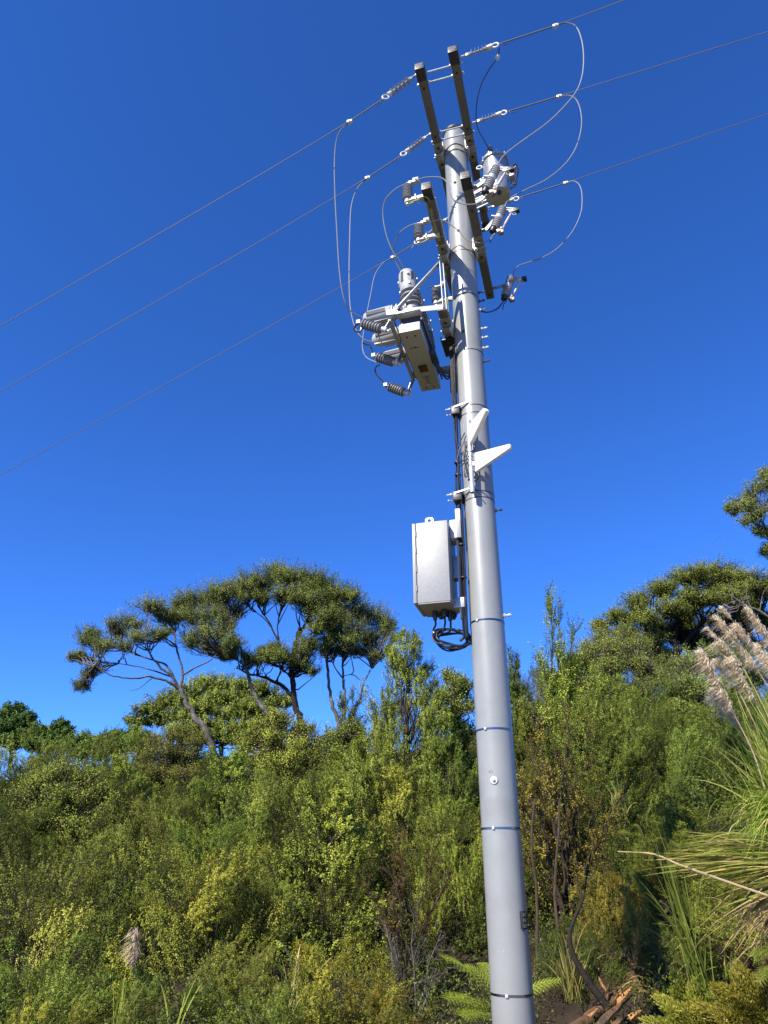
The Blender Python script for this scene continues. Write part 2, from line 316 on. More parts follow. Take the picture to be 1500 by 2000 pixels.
# ------------------------------------------------------------------ crossarms
def crossarm(u, z, w0, w1, label, near_cap=True, far_cap=True, pl=(0,), half=0.052):
    t = thing('crossarm', label, 'crossarm', (u, w0, z), 'crossarms bolted to the pole'); base = (u, w0, z)
    b = MB(); b.box((u, (w0 + w1) / 2, z), (half, (w1 - w0) / 2, half)); b.obj('beam', 'arm', t, base, 0.006)
    if near_cap:
        b = MB(); b.box((u, w0 - 0.02, z), (half + 0.006, 0.085, half + 0.006)); c = b.obj('end_cap', 'cap', t, base, 0.006)
        b = MB(); rnd = random.Random(int(z * 10 + u * 100))
        for k in range(3):
            x = -half * 0.75
            while x < half * 0.6:
                L = rnd.uniform(0.008, 0.022); b.box((u + x + L / 2, w0 - 0.1065, z + 0.026 - 0.026 * k), (L / 2, 0.0012, 0.0065)); x += L + 0.005
        b.obj('printed_panel', 'print', c, base, smooth=False)
    if far_cap:
        b = MB(); b.box((u, w1 + 0.02, z), (half + 0.005, 0.08, half + 0.005)); b.obj('end_cap', 'cap' if near_cap else 'arm', t, base, 0.006)
    for w in pl:                              # clamp plates under the beam, each with a dark bolt hole
        for dw in (-0.16, 0.10):
            b = MB(); b.box((u, w + dw, z - half - 0.005), (half + 0.004, 0.075, 0.006)); p_ = b.obj('clamp_plate', 'plate', t, base, 0.002)
            b = MB(); b.lathe((u, w + dw, z - half - 0.0125), (u, w + dw, z - half - 0.010), [(0, 0.021), (1, 0.021)], 14); b.obj('bolt_hole', 'cap', p_, base)
        b = MB(); b.box((u, w - 0.03, z - half - 0.014), (half + 0.012, 0.05, 0.014)); b.tube([(u - half - 0.03, w - 0.03, z - half - 0.012), (u + half + 0.03, w - 0.03, z - half - 0.012)], 0.011, 8)
        b.obj('clamp_bar', 'galv', t, base, 0.003)
        s = -1 if u < 0 else 1                # bright lugged bracket between the beam and the shaft
        e = abs(u) - half
        b = MB()
        for dw in (-0.085, 0.085):
            b.box((s * (PR + (e - PR) / 2 - 0.004), w + dw, z), ((e - PR) / 2 + 0.012, 0.008, 0.085))
        b.box((s * (PR + 0.006), w, z), (0.008, 0.095, 0.10)); b.box((s * (e - 0.006), w, z), (0.006, 0.11, 0.12))
        b.obj('pole_bracket', 'galv_pale', t, base, 0.003)
        for dz in (-0.115, 0.05):
            b = MB(); b.tube([(s * (PR + 0.02), w - 0.12, z + dz), (s * (PR + 0.02), w + 0.02, z + dz)], 0.013, 6); b.tube([(s * (PR + 0.02), w - 0.105, z + dz), (s * (PR + 0.02), w - 0.088, z + dz)], 0.024, 6); b.obj('clamp_bolt', 'galv_pale', t, base)
    return t, base
def holes(t, base, u, z, ws, half=0.052):
    for w in ws:
        b = MB(); b.lathe((u, w, z - half - 0.004), (u, w, z - half - 0.0005), [(0, 0.016), (1, 0.016)], 12); b.obj('bolt_hole', 'cap', t, base)
ZT, UT = 10.42, 0.215
tl, tlb = crossarm(-UT, ZT, -1.18, 1.33, 'upper crossarm on the left of the pole top, cap to the front')
tr, trb = crossarm(UT, ZT, -1.27, 1.33, 'upper crossarm on the right of the pole top, behind the grey transformer')
holes(tl, tlb, -UT, ZT, (-1.02, -0.33)); holes(tr, trb, UT, ZT, (-1.10, -0.33, 1.05))
for w in (-1.17, -1.04, -0.34, -0.22, 0.98, 1.10):
    b = MB(); b.tube([(-UT - 0.085, w, ZT + 0.01), (UT + 0.085, w, ZT + 0.01)], 0.011, 8)
    for s in (-1, 1):
        for e in (0.065, -0.065): b.tube([(s * (UT + e) - 0.010, w, ZT + 0.01), (s * (UT + e) + 0.010, w, ZT + 0.01)], 0.022, 6)
    b.obj('tie_rod', 'galv', tr, trb)
Z2, U2 = 8.55, 0.225
l2, l2b = crossarm(-U2, Z2, -0.97, 0.93, 'lower left crossarm carrying the grey post arresters')
r2, r2b = crossarm(U2, Z2, -0.99, 0.88, 'lower right crossarm carrying the three fuse cutouts', far_cap=False)
holes(r2, r2b, U2, Z2, (-0.62, 0.80))
for w in (-0.80, 0.80):                        # bright angle strips along the right edges
    pass
b = MB(); b.bar((-U2 + 0.056, -0.85, Z2 + 0.03), (-U2 + 0.056, -0.12, Z2 + 0.03), 0.006, 0.035); b.obj('cable_tray', 'galv_pale', l2, l2b)
b = MB(); b.bar((-U2 - 0.01, -0.80, Z2 - 0.058), (-U2 - 0.01, -0.30, Z2 - 0.058), 0.030, 0.012); b.obj('conduit_strip', 'plate', l2, l2b)
for w in (-0.62, -0.36):
    b = MB(); b.box((-U2, w, Z2 - 0.030), (0.0555, 0.006, 0.038)); b.obj('cable_tie', 'galv', l2, l2b)
b = MB(); b.tube(curve([(-0.44, -0.965, 8.47), (-0.36, -0.98, 8.455), (-0.30, -0.94, 8.48), (-0.262, -0.86, 8.475), (-0.25, -0.6, 8.484), (-0.25, -0.3, 8.483), (-0.26, 0.05, 8.45), (-0.24, 0.1, 8.2), (-0.23, 0.1, 7.7)]), 0.007, 6); b.obj('earth_wire', 'earth', l2, l2b)
Z3, U3 = 7.33, 0.225
l3, l3b = crossarm(-U3, Z3, -0.42, 0.66, 'lowest left crossarm, behind the white bracket of the recloser', near_cap=False, pl=(-0.05,))
b = MB(); b.box((-U3, 0.16, Z3 - 0.12), (0.10, 0.16, 0.008)); b.box((-U3 - 0.096, 0.16, Z3 - 0.10), (0.006, 0.16, 0.03)); b.obj('cable_plate', 'cap', l3, l3b, 0.002)

# ------------------------------------------------------------------ strain insulators, line wires, jumper wires
def sag(a, b, d, n=14): a, b = Vector(a), Vector(b); return [a.lerp(b, i / n) - Vector((0, 0, d * 4 * (i / n) * (1 - i / n))) for i in range(n + 1)]
def strain(arm, end, label):
    arm, end = Vector(arm), Vector(end); t = thing('strain_insulator', label, 'insulator', tuple(arm), 'strain insulators holding the line wires'); B = tuple(arm)
    d = (end - arm); L = d.length; d.normalize(); P = lambda x: arm + d * x
    b = MB(); b.tube([P(-0.05), P(0.05)], 0.013, 8); b.box(P(0.07), (0.03, 0.012, 0.022), Matrix((d, d.cross(Vector((0, 0, 1))).normalized(), d.cross(Vector((0, 0, 1))).normalized().cross(d))).transposed()); b.obj('clevis', 'galv', t, B, 0.002)
    b = MB(); b.tube([P(0.06), P(L - 0.13)], 0.014, 8); b.tube([P(0.07), P(0.12)], 0.022, 8); b.tube([P(L - 0.19), P(L - 0.12)], 0.022, 8); b.obj('core_rod', 'porcelain', t, B)
    for k in range(5):
        x = 0.115 + (L - 0.255) * k / 4; b = MB(); b.lathe(P(x - 0.004), P(x + 0.006), [(0, 0.016), (0.4, 0.047), (0.6, 0.047), (1, 0.016)], 16); b.obj('shed_disc', 'porcelain', t, B)
    b = MB(); x = L - 0.09; sd_ = d.cross(Vector((0, 0, 1))).normalized()
    b.tube([P(x - 0.05), P(x + 0.02)], [0.026, 0.034], 10); ring = [P(L - 0.03) + (d * math.cos(q) + sd_.cross(d) * math.sin(q)) * 0.040 for q in np.linspace(0, 2 * math.pi, 15)]
    b.tube(ring, 0.011, 6, False); b.obj('thimble_clevis', 'galv_pale', t, B)
    return P(L)
def line_wire(pts, label):
    p0 = pts[0]; b = MB(); b.tube(pts, 0.0054, 6); o = solo(b, 'line_wire', 'alu', tuple(p0), label, 'power line', 'line wires strung from the pole')
    d = (Vector(pts[1]) - Vector(pts[0])); path = [Vector(q) for q in pts]
    def along(s):
        for a, c in zip(path, path[1:]):
            l = (c - a).length
            if s <= l: return a.lerp(c, s / l)
            s -= l
        return path[-1]
    b = MB(); b.tube([along(s) for s in np.linspace(0.03, 0.78, 8)], [0.0095, 0.0088, 0.0093, 0.0085, 0.0093, 0.0085, 0.0088, 0.007], 7); b.obj('wire_grip', 'alu', o, tuple(p0))
    b = MB(); s1 = along(0.04); b.tube([s1, s1 - Vector((0, 0, 0.035)) + d * 0.02, s1 - Vector((0, 0, 0.05)) + d * 0.12], 0.005, 5); b.obj('wire_tail', 'black', o, tuple(p0))
    return along
L_ends = {}
names = {'A': 'nearest', 'B': 'middle', 'C': 'farthest'}
Wph = {'A': -1.25, 'B': -0.36, 'C': 1.05}
left_px = {'A': ((750, 192), (683, 237), (0, 637)), 'B': ((785, 303), (718, 347), (0, 765)), 'C': ((812, 475), (768, 502), (0, 928))}
right_px = {'A': ((972, 87), (1085, 50), (1220, 0)), 'B': ((988, 219), (1092, 188), (1500, 62)), 'C': ((1012, 387), (1105, 357), (1500, 222))}
where_l = {'A': 'left end of the top crossarms', 'B': 'left beside the pole top', 'C': 'left behind the post arresters'}
where_r = {'A': 'right end of the top crossarms', 'B': 'right beside the pole top', 'C': 'right below the grey transformer'}
clampL, clampR = {}, {}
for k in 'ABC':
    w = Wph[k]; e, c, far = [on_w(x, y, w) for x, y in left_px[k]]
    a = Vector((-UT - 0.10, w + (0.08 if k == 'A' else 0.02), ZT))
    e2 = strain(a, e, f'pale strain insulator with thin discs at the {where_l[k]}')
    d = (far - c); line_wire([e2, c, c + d * 0.25 - Vector((0, 0, 0.02)), c + d * 0.6 - Vector((0, 0, 0.015)), far, far + d * 0.6 + Vector((0, 0, 0.12)), far + d * 2.2 + Vector((0, 0, 0.8))], f'line wire running down to the left, {"uppermost" if k == "A" else "middle" if k == "B" else "lowest"} of three')
    clampL[k] = c
    e, c, far = [on_w(x, y, w) for x, y in right_px[k]]
    a = Vector((UT + 0.10, w, ZT))
    e2 = strain(a, e, f'pale strain insulator with thin discs at the {where_r[k]}')
    d = (far - c); line_wire([e2, c, far, far + d * 1.5 + Vector((0, 0, 0.05)), far + d * 4 + Vector((0, 0, 0.1))], f'line wire rising to the right, {"uppermost" if k == "A" else "middle" if k == "B" else "lowest"} of three')
    clampR[k] = c

def jumper(px, w0, w1, label, r=0.0074, m='jumper', clamp=True, ws=None, start=None, end=None, sub=6):
    n = len(px); pts = []
    for i, (x, y) in enumerate(px):
        w = (w0 + (w1 - w0) * i / (n - 1)) if ws is None else ws[i]; pts.append(on_w(x, y, w))
    if start is not None: pts[0] = Vector(start)
    if end is not None: pts[-1] = Vector(end)
    B = tuple(pts[0]); b = MB(); b.tube(curve(pts, sub), r, 7); o = solo(b, 'jumper_wire', m, B, label, 'jumper wire', 'jumper wires between the line and the equipment')
    if clamp:
        b = MB(); q = pts[0]; b.box(q, (0.034, 0.014, 0.018)); b.box(q + Vector((0.0, 0, -0.010)), (0.016, 0.020, 0.022)); b.tube([q + Vector((0, -0.03, -0.02)), q + Vector((0, 0.03, -0.02))], 0.009, 6); b.obj('tap_clamp', 'galv_pale', o, B, 0.003)
    return o, pts
jumper([(683, 237), (662, 260), (654, 300), (654, 370), (658, 450), (663, 530), (671, 580), (683, 606), (708, 621)], -1.25, -0.40, 'pale jumper hanging from the uppermost left wire, outermost of the long loops')
jumper([(718, 347), (698, 368), (686, 405), (683, 470), (682, 550), (685, 605), (695, 643), (710, 662), (727, 668)], -0.36, 0.0, 'pale jumper hanging from the middle left wire down to the recloser')
jumper([(768, 502), (748, 514), (732, 538), (724, 575), (716, 615), (710, 650), (708, 680), (716, 698), (736, 708)], 1.05, 0.40, 'dark thin jumper from the lowest left wire to the far recloser bushing', 0.0065)
jumper([(1085, 50), (1106, 45), (1125, 52), (1136, 78), (1140, 112), (1137, 148), (1126, 178), (1103, 207), (1068, 241), (1018, 277), (985, 303), (972, 322)], -1.25, -0.9, 'pale jumper looping from the uppermost right wire to the top fuse cutout')
jumper([(1092, 188), (1113, 187), (1127, 197), (1135, 222), (1135, 252), (1125, 288), (1104, 320), (1068, 350), (1030, 369), (1004, 382), (990, 394), (985, 407)], -0.36, -0.25, 'jumper looping from the middle right wire to the middle fuse cutout')
jumper([(1105, 357), (1122, 354), (1133, 364), (1137, 386), (1134, 417), (1118, 452), (1090, 484), (1060, 503), (1030, 513), (1012, 520), (1004, 531), (1001, 543)], 1.05, 0.75, 'jumper looping from the lowest right wire to the lowest fuse cutout')
jumper([(803, 356), (776, 367), (753, 390), (748, 420), (755, 460), (768, 492), (783, 513), (793, 534)], -0.95, -0.35, 'jumper arching from the first post arrester down to the near recloser bushing')
jumper([(806, 355), (830, 347), (855, 346), (868, 351), (877, 364), (879, 378), (888, 391), (908, 399), (930, 398), (944, 390), (951, 376)], -0.95, -0.9, 'wire looping from the first post arrester across the pole to the top fuse', 0.007, clamp=False)
jumper([(827, 434), (802, 440), (781, 454), (770, 476), (769, 496), (774, 513), (784, 532)], -0.4, 0.0, 'jumper from the second post arrester down behind the near recloser bushing')
jumper([(830, 433), (846, 427), (860, 429), (877, 437), (894, 449), (905, 462), (916, 470), (932, 474), (949, 472), (960, 464), (966, 455)], 0, 0, 'wire looping from the second post arrester across the pole to the middle fuse', 0.007, clamp=False, ws=[-0.4, -0.4, -0.4, -0.36, -0.33, -0.31, -0.3, -0.28, -0.26, -0.25, -0.25])
jumper([(936, 607), (953, 610), (970, 604), (981, 592), (986, 584)], 0.25, 0.75, 'short black lead from behind the pole to the lowest fuse', 0.010, 'black', clamp=False)
jumper([(836, 562), (846, 559), (854, 558)], 0.4, 0.4, 'short black lead on top of the arrester behind the white bracket', 0.007, 'black', clamp=False)
o, pts = jumper([(975, 93), (972, 112), (956, 135), (940, 165), (932, 197), (930, 230), (934, 253), (946, 275), (957, 295)], -1.25, -0.38, 'thin dark wire from the top right insulator down to the transformer bushing', 0.0065, 'black', clamp=False)
b = MB(); b.lathe(pts[1] + Vector((0.01, 0, 0.04)), pts[1] - Vector((0.015, 0, 0.04)), [(0, 0.012), (0.3, 0.032), (0.7, 0.032), (1, 0.012)], 12); b.obj('wire_bead', 'galv_pale', o, tuple(pts[0]))

# ------------------------------------------------------------------ surge arresters
def ribbed(a, b, r, core, n, taper=0.0):
    pr = [(0, core * 0.8)]
    for k in range(n):
        t0 = (k + 0.08) / n; rr = r * (1 - taper * t0); pr += [(t0, core), (t0 + 0.18 / n, rr), (t0 + 0.42 / n, rr * 0.985), (t0 + 0.78 / n, core)]
    pr += [(1, core * 0.8)]; m_ = MB(); m_.lathe(a, b, pr, 20); return m_
def post_arrester(px, w, label):
    bt = on_w(*px[0], w); tp = on_w(*px[1], w); t = thing('surge_arrester', label, 'surge arrester', tuple(bt), 'surge arresters'); B = tuple(bt)
    up = Vector((0, 0, 1)); H = (tp - bt).z; top = bt + up * H
    ribbed(bt, top, 0.061, 0.051, 9).obj('shed_housing', 'shed', t, B)
    b = MB(); b.tube([bt - up * 0.055, bt + up * 0.01], 0.036, 12); b.tube([bt - up * 0.085, bt - up * 0.055], 0.022, 6); b.obj('base_stud', 'galv_pale', t, B)
    b = MB(); b.tube([top - up * 0.01, top + up * 0.055], 0.014, 8); b.bar(top + up * 0.035, top + up * 0.045 + Vector((0.11, 0, 0)), 0.03, 0.010); b.obj('top_stud', 'galv_pale', t, B)
    b = MB(); q = top + up * 0.055 + Vector((0.105, 0, 0)); b.box(q, (0.035, 0.028, 0.035)); b.tube([q - Vector((0, 0.05, 0.03)), q + Vector((0.05, 0.0, -0.03))], 0.012, 6); b.obj('line_clamp', 'boot', t, B, 0.004)
    b = MB(); y = bt - up * 0.035; b.bar(y + Vector((0.0, 0, 0)), y + Vector((0.26, 0, 0.01)), 0.045, 0.008); b.bar(y + Vector((0.0, -0.02, 0.016)), y + Vector((0.26, -0.02, 0.03)), 0.008, 0.036)
    b.tube([y + Vector((0.10, -0.03, -0.03)), y + Vector((0.10, -0.03, 0.06))], 0.010, 6); b.tube([y + Vector((0.125, 0.03, -0.03)), y + Vector((0.125, 0.03, 0.06))], 0.010, 6); b.obj('mounting_bracket', 'galv_pale', t, B, 0.002)
    b = MB(); b.tube(curve([y + Vector((0, 0, -0.045)), y + Vector((0.08, -0.02, -0.05)), y + Vector((0.17, -0.03, -0.012)), y + Vector((0.23, -0.03, -0.035)), y + Vector((0.26, 0.0, -0.07))]), 0.007, 6); b.obj('earth_lead', 'earth', t, B)
post_arrester(((796, 390), (795, 364)), -0.95, 'first grey post arrester, at the capped end of the lower left crossarm')
post_arrester(((818, 466), (816, 442)), -0.4, 'second grey post arrester, midway along the lower left crossarm')
post_arrester(((852, 588), (850, 565)), 0.4, 'grey post arrester seen through the white recloser bracket')
def rod_arrester(px, w, label, lead):
    tp, bt = on_w(*px[0], w), on_w(*px[1], w); t = thing('surge_arrester', label, 'surge arrester', tuple(bt), 'surge arresters'); B = tuple(bt); d = (tp - bt).normalized()
    ribbed(bt, tp, 0.063, 0.050, 7).obj('shed_housing', 'shed_dark', t, B)
    b = MB(); b.tube([bt + d * 0.01, bt - d * 0.075], 0.030, 10); b.tube([bt - d * 0.075, bt - d * 0.115], 0.016, 6); b.obj('base_stud', 'galv_pale', t, B)
    b = MB(); b.tube([tp, tp + d * 0.06], 0.011, 8); b.box(tp + d * 0.055, (0.022, 0.022, 0.022)); b.obj('top_stud', 'galv_pale', t, B)
    b = MB(); rod = Vector((-0.815, bt.y + 0.01, 7.20)); b.bar(bt - d * 0.05, rod, 0.05, 0.012); b.bar(bt - d * 0.05 + Vector((0, 0.03, 0)), rod + Vector((0, 0.03, 0)), 0.012, 0.04); b.obj('mounting_bracket', 'galv', t, B, 0.002)
    lp = curve([on_w(x, y, w) for x, y in lead]); b = MB(); b.tube(lp, 0.0105, 6); b.obj('line_lead', 'black', t, B)
rod_arrester(((708, 632), (744, 642)), -0.5, 'dark ribbed arrester under the near recloser bushing, with a looped lead', [(703, 630), (695, 635), (692, 644), (697, 648), (704, 646), (706, 638), (705, 632)])
rod_arrester(((737, 697), (768, 707)), 0.05, 'dark ribbed arrester at the middle recloser bushing, on the mounting rod', [(709, 670), (716, 673), (722, 674), (726, 683), (728, 692), (733, 695)])
rod_arrester(((760, 755), (789, 766)), 0.6, 'dark ribbed arrester hanging lowest, at the far end of the rod', [(742, 712), (734, 717), (733, 726), (738, 735), (747, 744), (753, 754), (758, 756)])

# ------------------------------------------------------------------ recloser with its frame
RB = (-0.575, 0.02, 6.95)
rec = thing('recloser', 'grey recloser tank with six bushings hung on a white bracket', 'recloser', RB)
b = MB(); b.box((-0.575, 0.02, 7.015), (0.118, 0.565, 0.055)); tank = b.obj('tank', 'tank_side', rec, RB, 0.010)
b = MB(); b.box((-0.575, 0.02, 7.14), (0.112, 0.50, 0.07)); b.obj('tank_neck_shade', 'dark_steel', tank, RB, 0.006)  # dark inset part stands in for shade on the upper tank front
b = MB(); b.box((-0.575, 0.02, 6.955), (0.122, 0.570, 0.006)); und = b.obj('tank_base', 'tank', tank, RB, 0.002)  # olive tone puts underside shade and ground bounce into the colour
b = MB(); b.box((-0.575, 0.02, 7.218), (0.132, 0.60, 0.010)); b.obj('tank_lid', 'galv', tank, RB, 0.003)
for (du, w) in ((-0.05, -0.46), (0.045, -0.46), (-0.05, 0.52), (0.045, 0.52)):
    b = MB(); b.lathe((RB[0] + du, w, 6.936), (RB[0] + du, w, 6.949), [(0, 0.008), (1, 0.010)], 8); b.obj('base_bolt', 'dark_steel', rec, RB)
b = MB(); b.box((-0.58, -0.26, 6.9475), (0.022, 0.008, 0.002)); b.box((-0.54, -0.26, 6.9475), (0.008, 0.006, 0.002)); b.box((-0.63, -0.26, 6.9475), (0.012, 0.004, 0.002)); b.obj('drain_slot', 'cap', rec, RB)
b = MB(); b.box((-0.575, 0.135, 6.943), (0.048, 0.062, 0.006)); ind = b.obj('position_indicator', 'cap', rec, RB)
b = MB(); b.box((-0.560, 0.135, 6.936), (0.026, 0.050, 0.002)); b.obj('indicator_flag', 'red', ind, RB)
b = MB(); b.bar((-0.585, 0.30, 6.938), (-0.575, 0.44, 6.938), 0.012, 0.014); b.bar((-0.62, 0.30, 6.938), (-0.54, 0.30, 6.938), 0.014, 0.014); b.tube([(-0.575, 0.43, 6.938), (-0.575, 0.44, 6.915)], 0.018, 8); b.obj('trip_lever', 'plate', rec, RB)
for k, w in enumerate((-0.36, 0.02, 0.40)):
    el = Vector((-0.585, w, 7.46)); tp = Vector((-0.645, w, 8.02)); d = (tp - el).normalized()
    b = MB(); b.lathe((-0.575, w, 7.22), el, [(0, 0.10), (0.5, 0.092), (1, 0.085)], 20); pb = b.obj('pole_module', 'boot', rec, RB)
    ribbed(el - d * 0.02, el + d * 0.26, 0.118, 0.080, 4).obj('bushing_shed', 'shed', pb, RB)
    b = MB(); b.lathe(el + d * 0.22, tp, [(0, 0.098), (0.05, 0.108), (0.85, 0.098), (0.95, 0.085), (1.0, 0.05)], 24); v = b.obj('upright_cover', 'boot', rec, RB)
    b = MB()
    for q in range(5):
        a = q * 2 * math.pi / 5 + 0.5; c = el + d * 0.42 + Vector((math.cos(a), math.sin(a), 0)) * 0.102; b.box(c, (0.006, 0.018, 0.075), Matrix.Rotation(a, 3, 'Z'))
    b.obj('vent_slot', 'recess', v, RB)
    b = MB()
    for q in (0.02, 0.18):
        for a in (0.2, 2.9, 5.0):
            c = el + d * (0.27 + q) + Vector((math.cos(a), math.sin(a), 0)) * 0.112; b.box(c, (0.012, 0.010, 0.014))
    b.obj('cover_clip', 'galv_pale', v, RB, 0.002)
    l0 = Vector((-0.60, w, 7.44)); l1 = Vector((-1.175, w, 7.405)); dl = (l1 - l0).normalized()
    ribbed(l0 + dl * 0.02, l0 + dl * 0.24, 0.098, 0.074, 4).obj('bushing_shed', 'boot', pb, RB)
    b = MB(); b.lathe(l0 + dl * 0.22, l1, [(0, 0.090), (0.04, 0.098), (0.78, 0.092), (0.93, 0.070), (1, 0.035)], 24); h = b.obj('side_cover', 'boot', rec, RB)
    sd2 = Vector((0, -1, 0)); b = MB(); fr = Matrix((dl, sd2, dl.cross(sd2))).transposed()
    b.box(l0 + dl * 0.40 + sd2 * 0.092, (0.115, 0.006, 0.026), fr); b.obj('vent_slot', 'recess', h, RB)
    b = MB(); b.box(l0 + dl * 0.38 + Vector((0, -0.03, -0.088)), (0.16, 0.012, 0.010), fr); b.box(l0 + dl * 0.36 + Vector((0, 0.03, -0.085)), (0.05, 0.02, 0.018), fr); b.obj('cover_rib', 'boot', h, RB, 0.003)
# frame
def fr_(name, mb_, m='galv_pale', bev=0.002): return mb_.obj(name, m, rec, RB, bev)
b = MB(); b.bar((-0.835, -0.575, 7.255), (-0.18, -0.50, 7.245), 0.008, 0.070); b.bar((-0.835, -0.545, 7.285), (-0.18, -0.47, 7.275), 0.060, 0.008); fr_('near_beam', b)
b = MB(); b.bar((-0.19, -0.50, 7.21), (-0.205, -0.50, 7.91), 0.075, 0.008, (1, 0, 0)); b.bar((-0.157, -0.475, 7.21), (-0.172, -0.475, 7.91), 0.008, 0.05, (0, 1, 0)); fr_('upright_post', b)
b = MB(); b.bar((-0.70, -0.585, 7.275), (-0.20, -0.515, 7.915), 0.008, 0.050, (0, -1, 0)); b.bar((-0.716, -0.56, 7.285), (-0.216, -0.49, 7.925), 0.050, 0.008, (0, -1, 0)); fr_('diagonal_brace', b, 'galv')
b = MB(); b.lathe((-0.69, -0.60, 7.275), (-0.69, -0.575, 7.275), [(0, 0.018), (0.8, 0.022), (1, 0.022)], 8); b.lathe((-0.225, -0.53, 7.885), (-0.225, -0.505, 7.885), [(0, 0.018), (1, 0.022)], 8); fr_('brace_bolt', b, 'dark_steel')
b = MB(); b.bar((-0.83, 0.585, 7.225), (-0.16, 0.585, 7.225), 0.060, 0.060); fr_('far_beam', b, 'tank')
b = MB(); b.bar((-0.815, -0.50, 7.20), (-0.815, 0.66, 7.20), 0.040, 0.040); fr_('mounting_rod', b, 'tank')
for w in (-0.08, 0.15):
    b = MB(); b.box((-0.815, w, 7.20), (0.026, 0.012, 0.026)); b.obj('rod_clamp', 'plate', rec, RB)
b = MB(); b.bar((-0.765, -0.50, 7.19), (-0.765, 0.62, 7.19), 0.010, 0.030); fr_('rod_strip', b, 'steel')
b = MB(); b.bar((-0.435, -0.55, 7.10), (-0.435, 0.60, 7.10), 0.016, 0.030); fr_('side_rail', b, 'cap')
b = MB(); b.bar((-0.23, 0.40, 7.02), (-0.46, 0.62, 7.20), 0.04, 0.008); fr_('stay_bar', b, 'galv')
b = MB(); b.box((-0.425, 0.02, 7.02), (0.03, 0.09, 0.05)); b.box((-0.41, 0.10, 6.98), (0.03, 0.05, 0.03)); gl = b.obj('cable_gland', 'dark_steel', rec, RB, 0.004)
for k in range(3):
    b = MB(); z0 = 7.0 - 0.02 * k
    b.tube(curve([(-0.41, 0.06 + 0.03 * k, z0), (-0.37, 0.12 + 0.02 * k, z0 - 0.10), (-0.29, 0.16, z0 - 0.17 - 0.02 * k), (-0.235, 0.12, z0 - 0.10), (-0.215, 0.02, z0 + 0.02), (-0.19, -0.07, z0 - 0.05)]), 0.011, 6); b.obj('control_cable', 'black', rec, RB)

# ------------------------------------------------------------------ fuse cutouts
def cutout(px_t, px_b, w, arm_px, label):
    tp, bt = on_w(*px_t, w), on_w(*px_b, w); t = thing('fuse_cutout', label, 'fuse', tuple(bt), 'fuse cutouts on the lower right crossarm'); B = tuple(bt); d = (tp - bt).normalized(); L = (tp - bt).length
    ribbed(bt + d * 0.03, bt + d * (L * 0.50), 0.057, 0.048, 6).obj('lower_sheds', 'porcelain', t, B)
    ribbed(bt + d * (L * 0.62), tp - d * 0.01, 0.057, 0.048, 5).obj('upper_sheds', 'porcelain', t, B)
    b = MB(); b.tube([bt + d * (L * 0.49), bt + d * (L * 0.63)], 0.047, 16); b.obj('centre_band', 'galv_pale', t, B)
    b = MB(); b.lathe(bt - d * 0.03, bt + d * 0.04, [(0, 0.036), (0.2, 0.043), (1, 0.043)], 16); b.obj('end_ferrule', 'cap', t, B)
    o = Vector((1, 0, 0)); o = (o - d * o.dot(d)).normalized(); s = o.cross(d)
    b = MB(); m_ = bt + d * L * 0.56; arm = Vector((U2 + 0.05, w + 0.02, Z2)); b.bar(m_ - o * 0.03, arm + Vector((0.05, 0, 0.03)), 0.012, 0.05, d); b.bar(m_ - o * 0.02, m_ - o * 0.09, 0.05, 0.012, d); b.bar(arm + Vector((0.05, 0, 0.03)), arm - Vector((0.0, 0, -0.03)), 0.05, 0.012); b.obj('arm_bracket', 'galv', t, B, 0.002)
    b = MB(); b.bar(tp - d * 0.02, tp + o * 0.19 - d * 0.01, 0.034, 0.014, d); b.bar(tp + o * 0.05 - d * 0.045, tp + o * 0.17 - d * 0.05, 0.030, 0.010, d); b.obj('upper_contact', 'galv_pale', t, B, 0.003)
    b = MB(); b.box(tp + o * 0.185 - d * 0.03, (0.030, 0.028, 0.026)); b.obj('arc_hood', 'cap', t, B, 0.004)
    b = MB(); b.box(tp + o * 0.12 - d * 0.055, (0.028, 0.020, 0.020)); b.tube([tp + o * 0.17 - d * 0.085 + (o * math.cos(q) + d * math.sin(q)) * 0.022 for q in np.linspace(0, 2 * math.pi, 11)], 0.0045, 5, False); b.obj('pull_ring', 'galv_pale', t, B)
    lo = bt + o * 0.105 + d * 0.02; up = tp + o * 0.13 - d * 0.07
    b = MB(); b.tube([lo, lo.lerp(up, 0.30)], 0.011, 8); b.tube([lo.lerp(up, 0.30), lo.lerp(up, 0.72)], 0.0165, 10); b.tube([lo.lerp(up, 0.72), up], 0.012, 8); b.obj('fuse_tube', 'fuse_tube', t, B)
    b = MB(); b.bar(bt + d * 0.0, lo - d * 0.01, 0.030, 0.014, d); b.box(lo - d * 0.022 - o * 0.02, (0.03, 0.024, 0.02)); b.box(lo - d * 0.03 + o * 0.02, (0.014, 0.03, 0.026)); b.tube([lo - s * 0.045, lo + s * 0.045], 0.012, 8); b.obj('hinge_contact', 'bronze', t, B, 0.003)
    b = MB(); q = lo - d * 0.04; b.lathe(q, q - d * 0.05, [(0, 0.020), (0.4, 0.024), (1, 0.006)], 10); b.obj('tube_tip', 'dark_steel', t, B)
    b = MB(); q = bt + o * 0.02 - d * 0.03; b.tube(curve([q, q - d * 0.03 + o * 0.02, q - d * 0.08, q - d * 0.16 + o * 0.01]), 0.006, 6); b.obj('fuse_tail', 'black', t, B)
cutout((970, 326), (948, 374), -0.9, None, 'fuse cutout in front of the grey transformer can')
cutout((983, 405), (963, 450), -0.25, None, 'fuse cutout midway down, between the transformer and the arm end')
cutout((999, 540), (985, 582), 0.75, None, 'lowest fuse cutout, standing alone beside the far arm end')

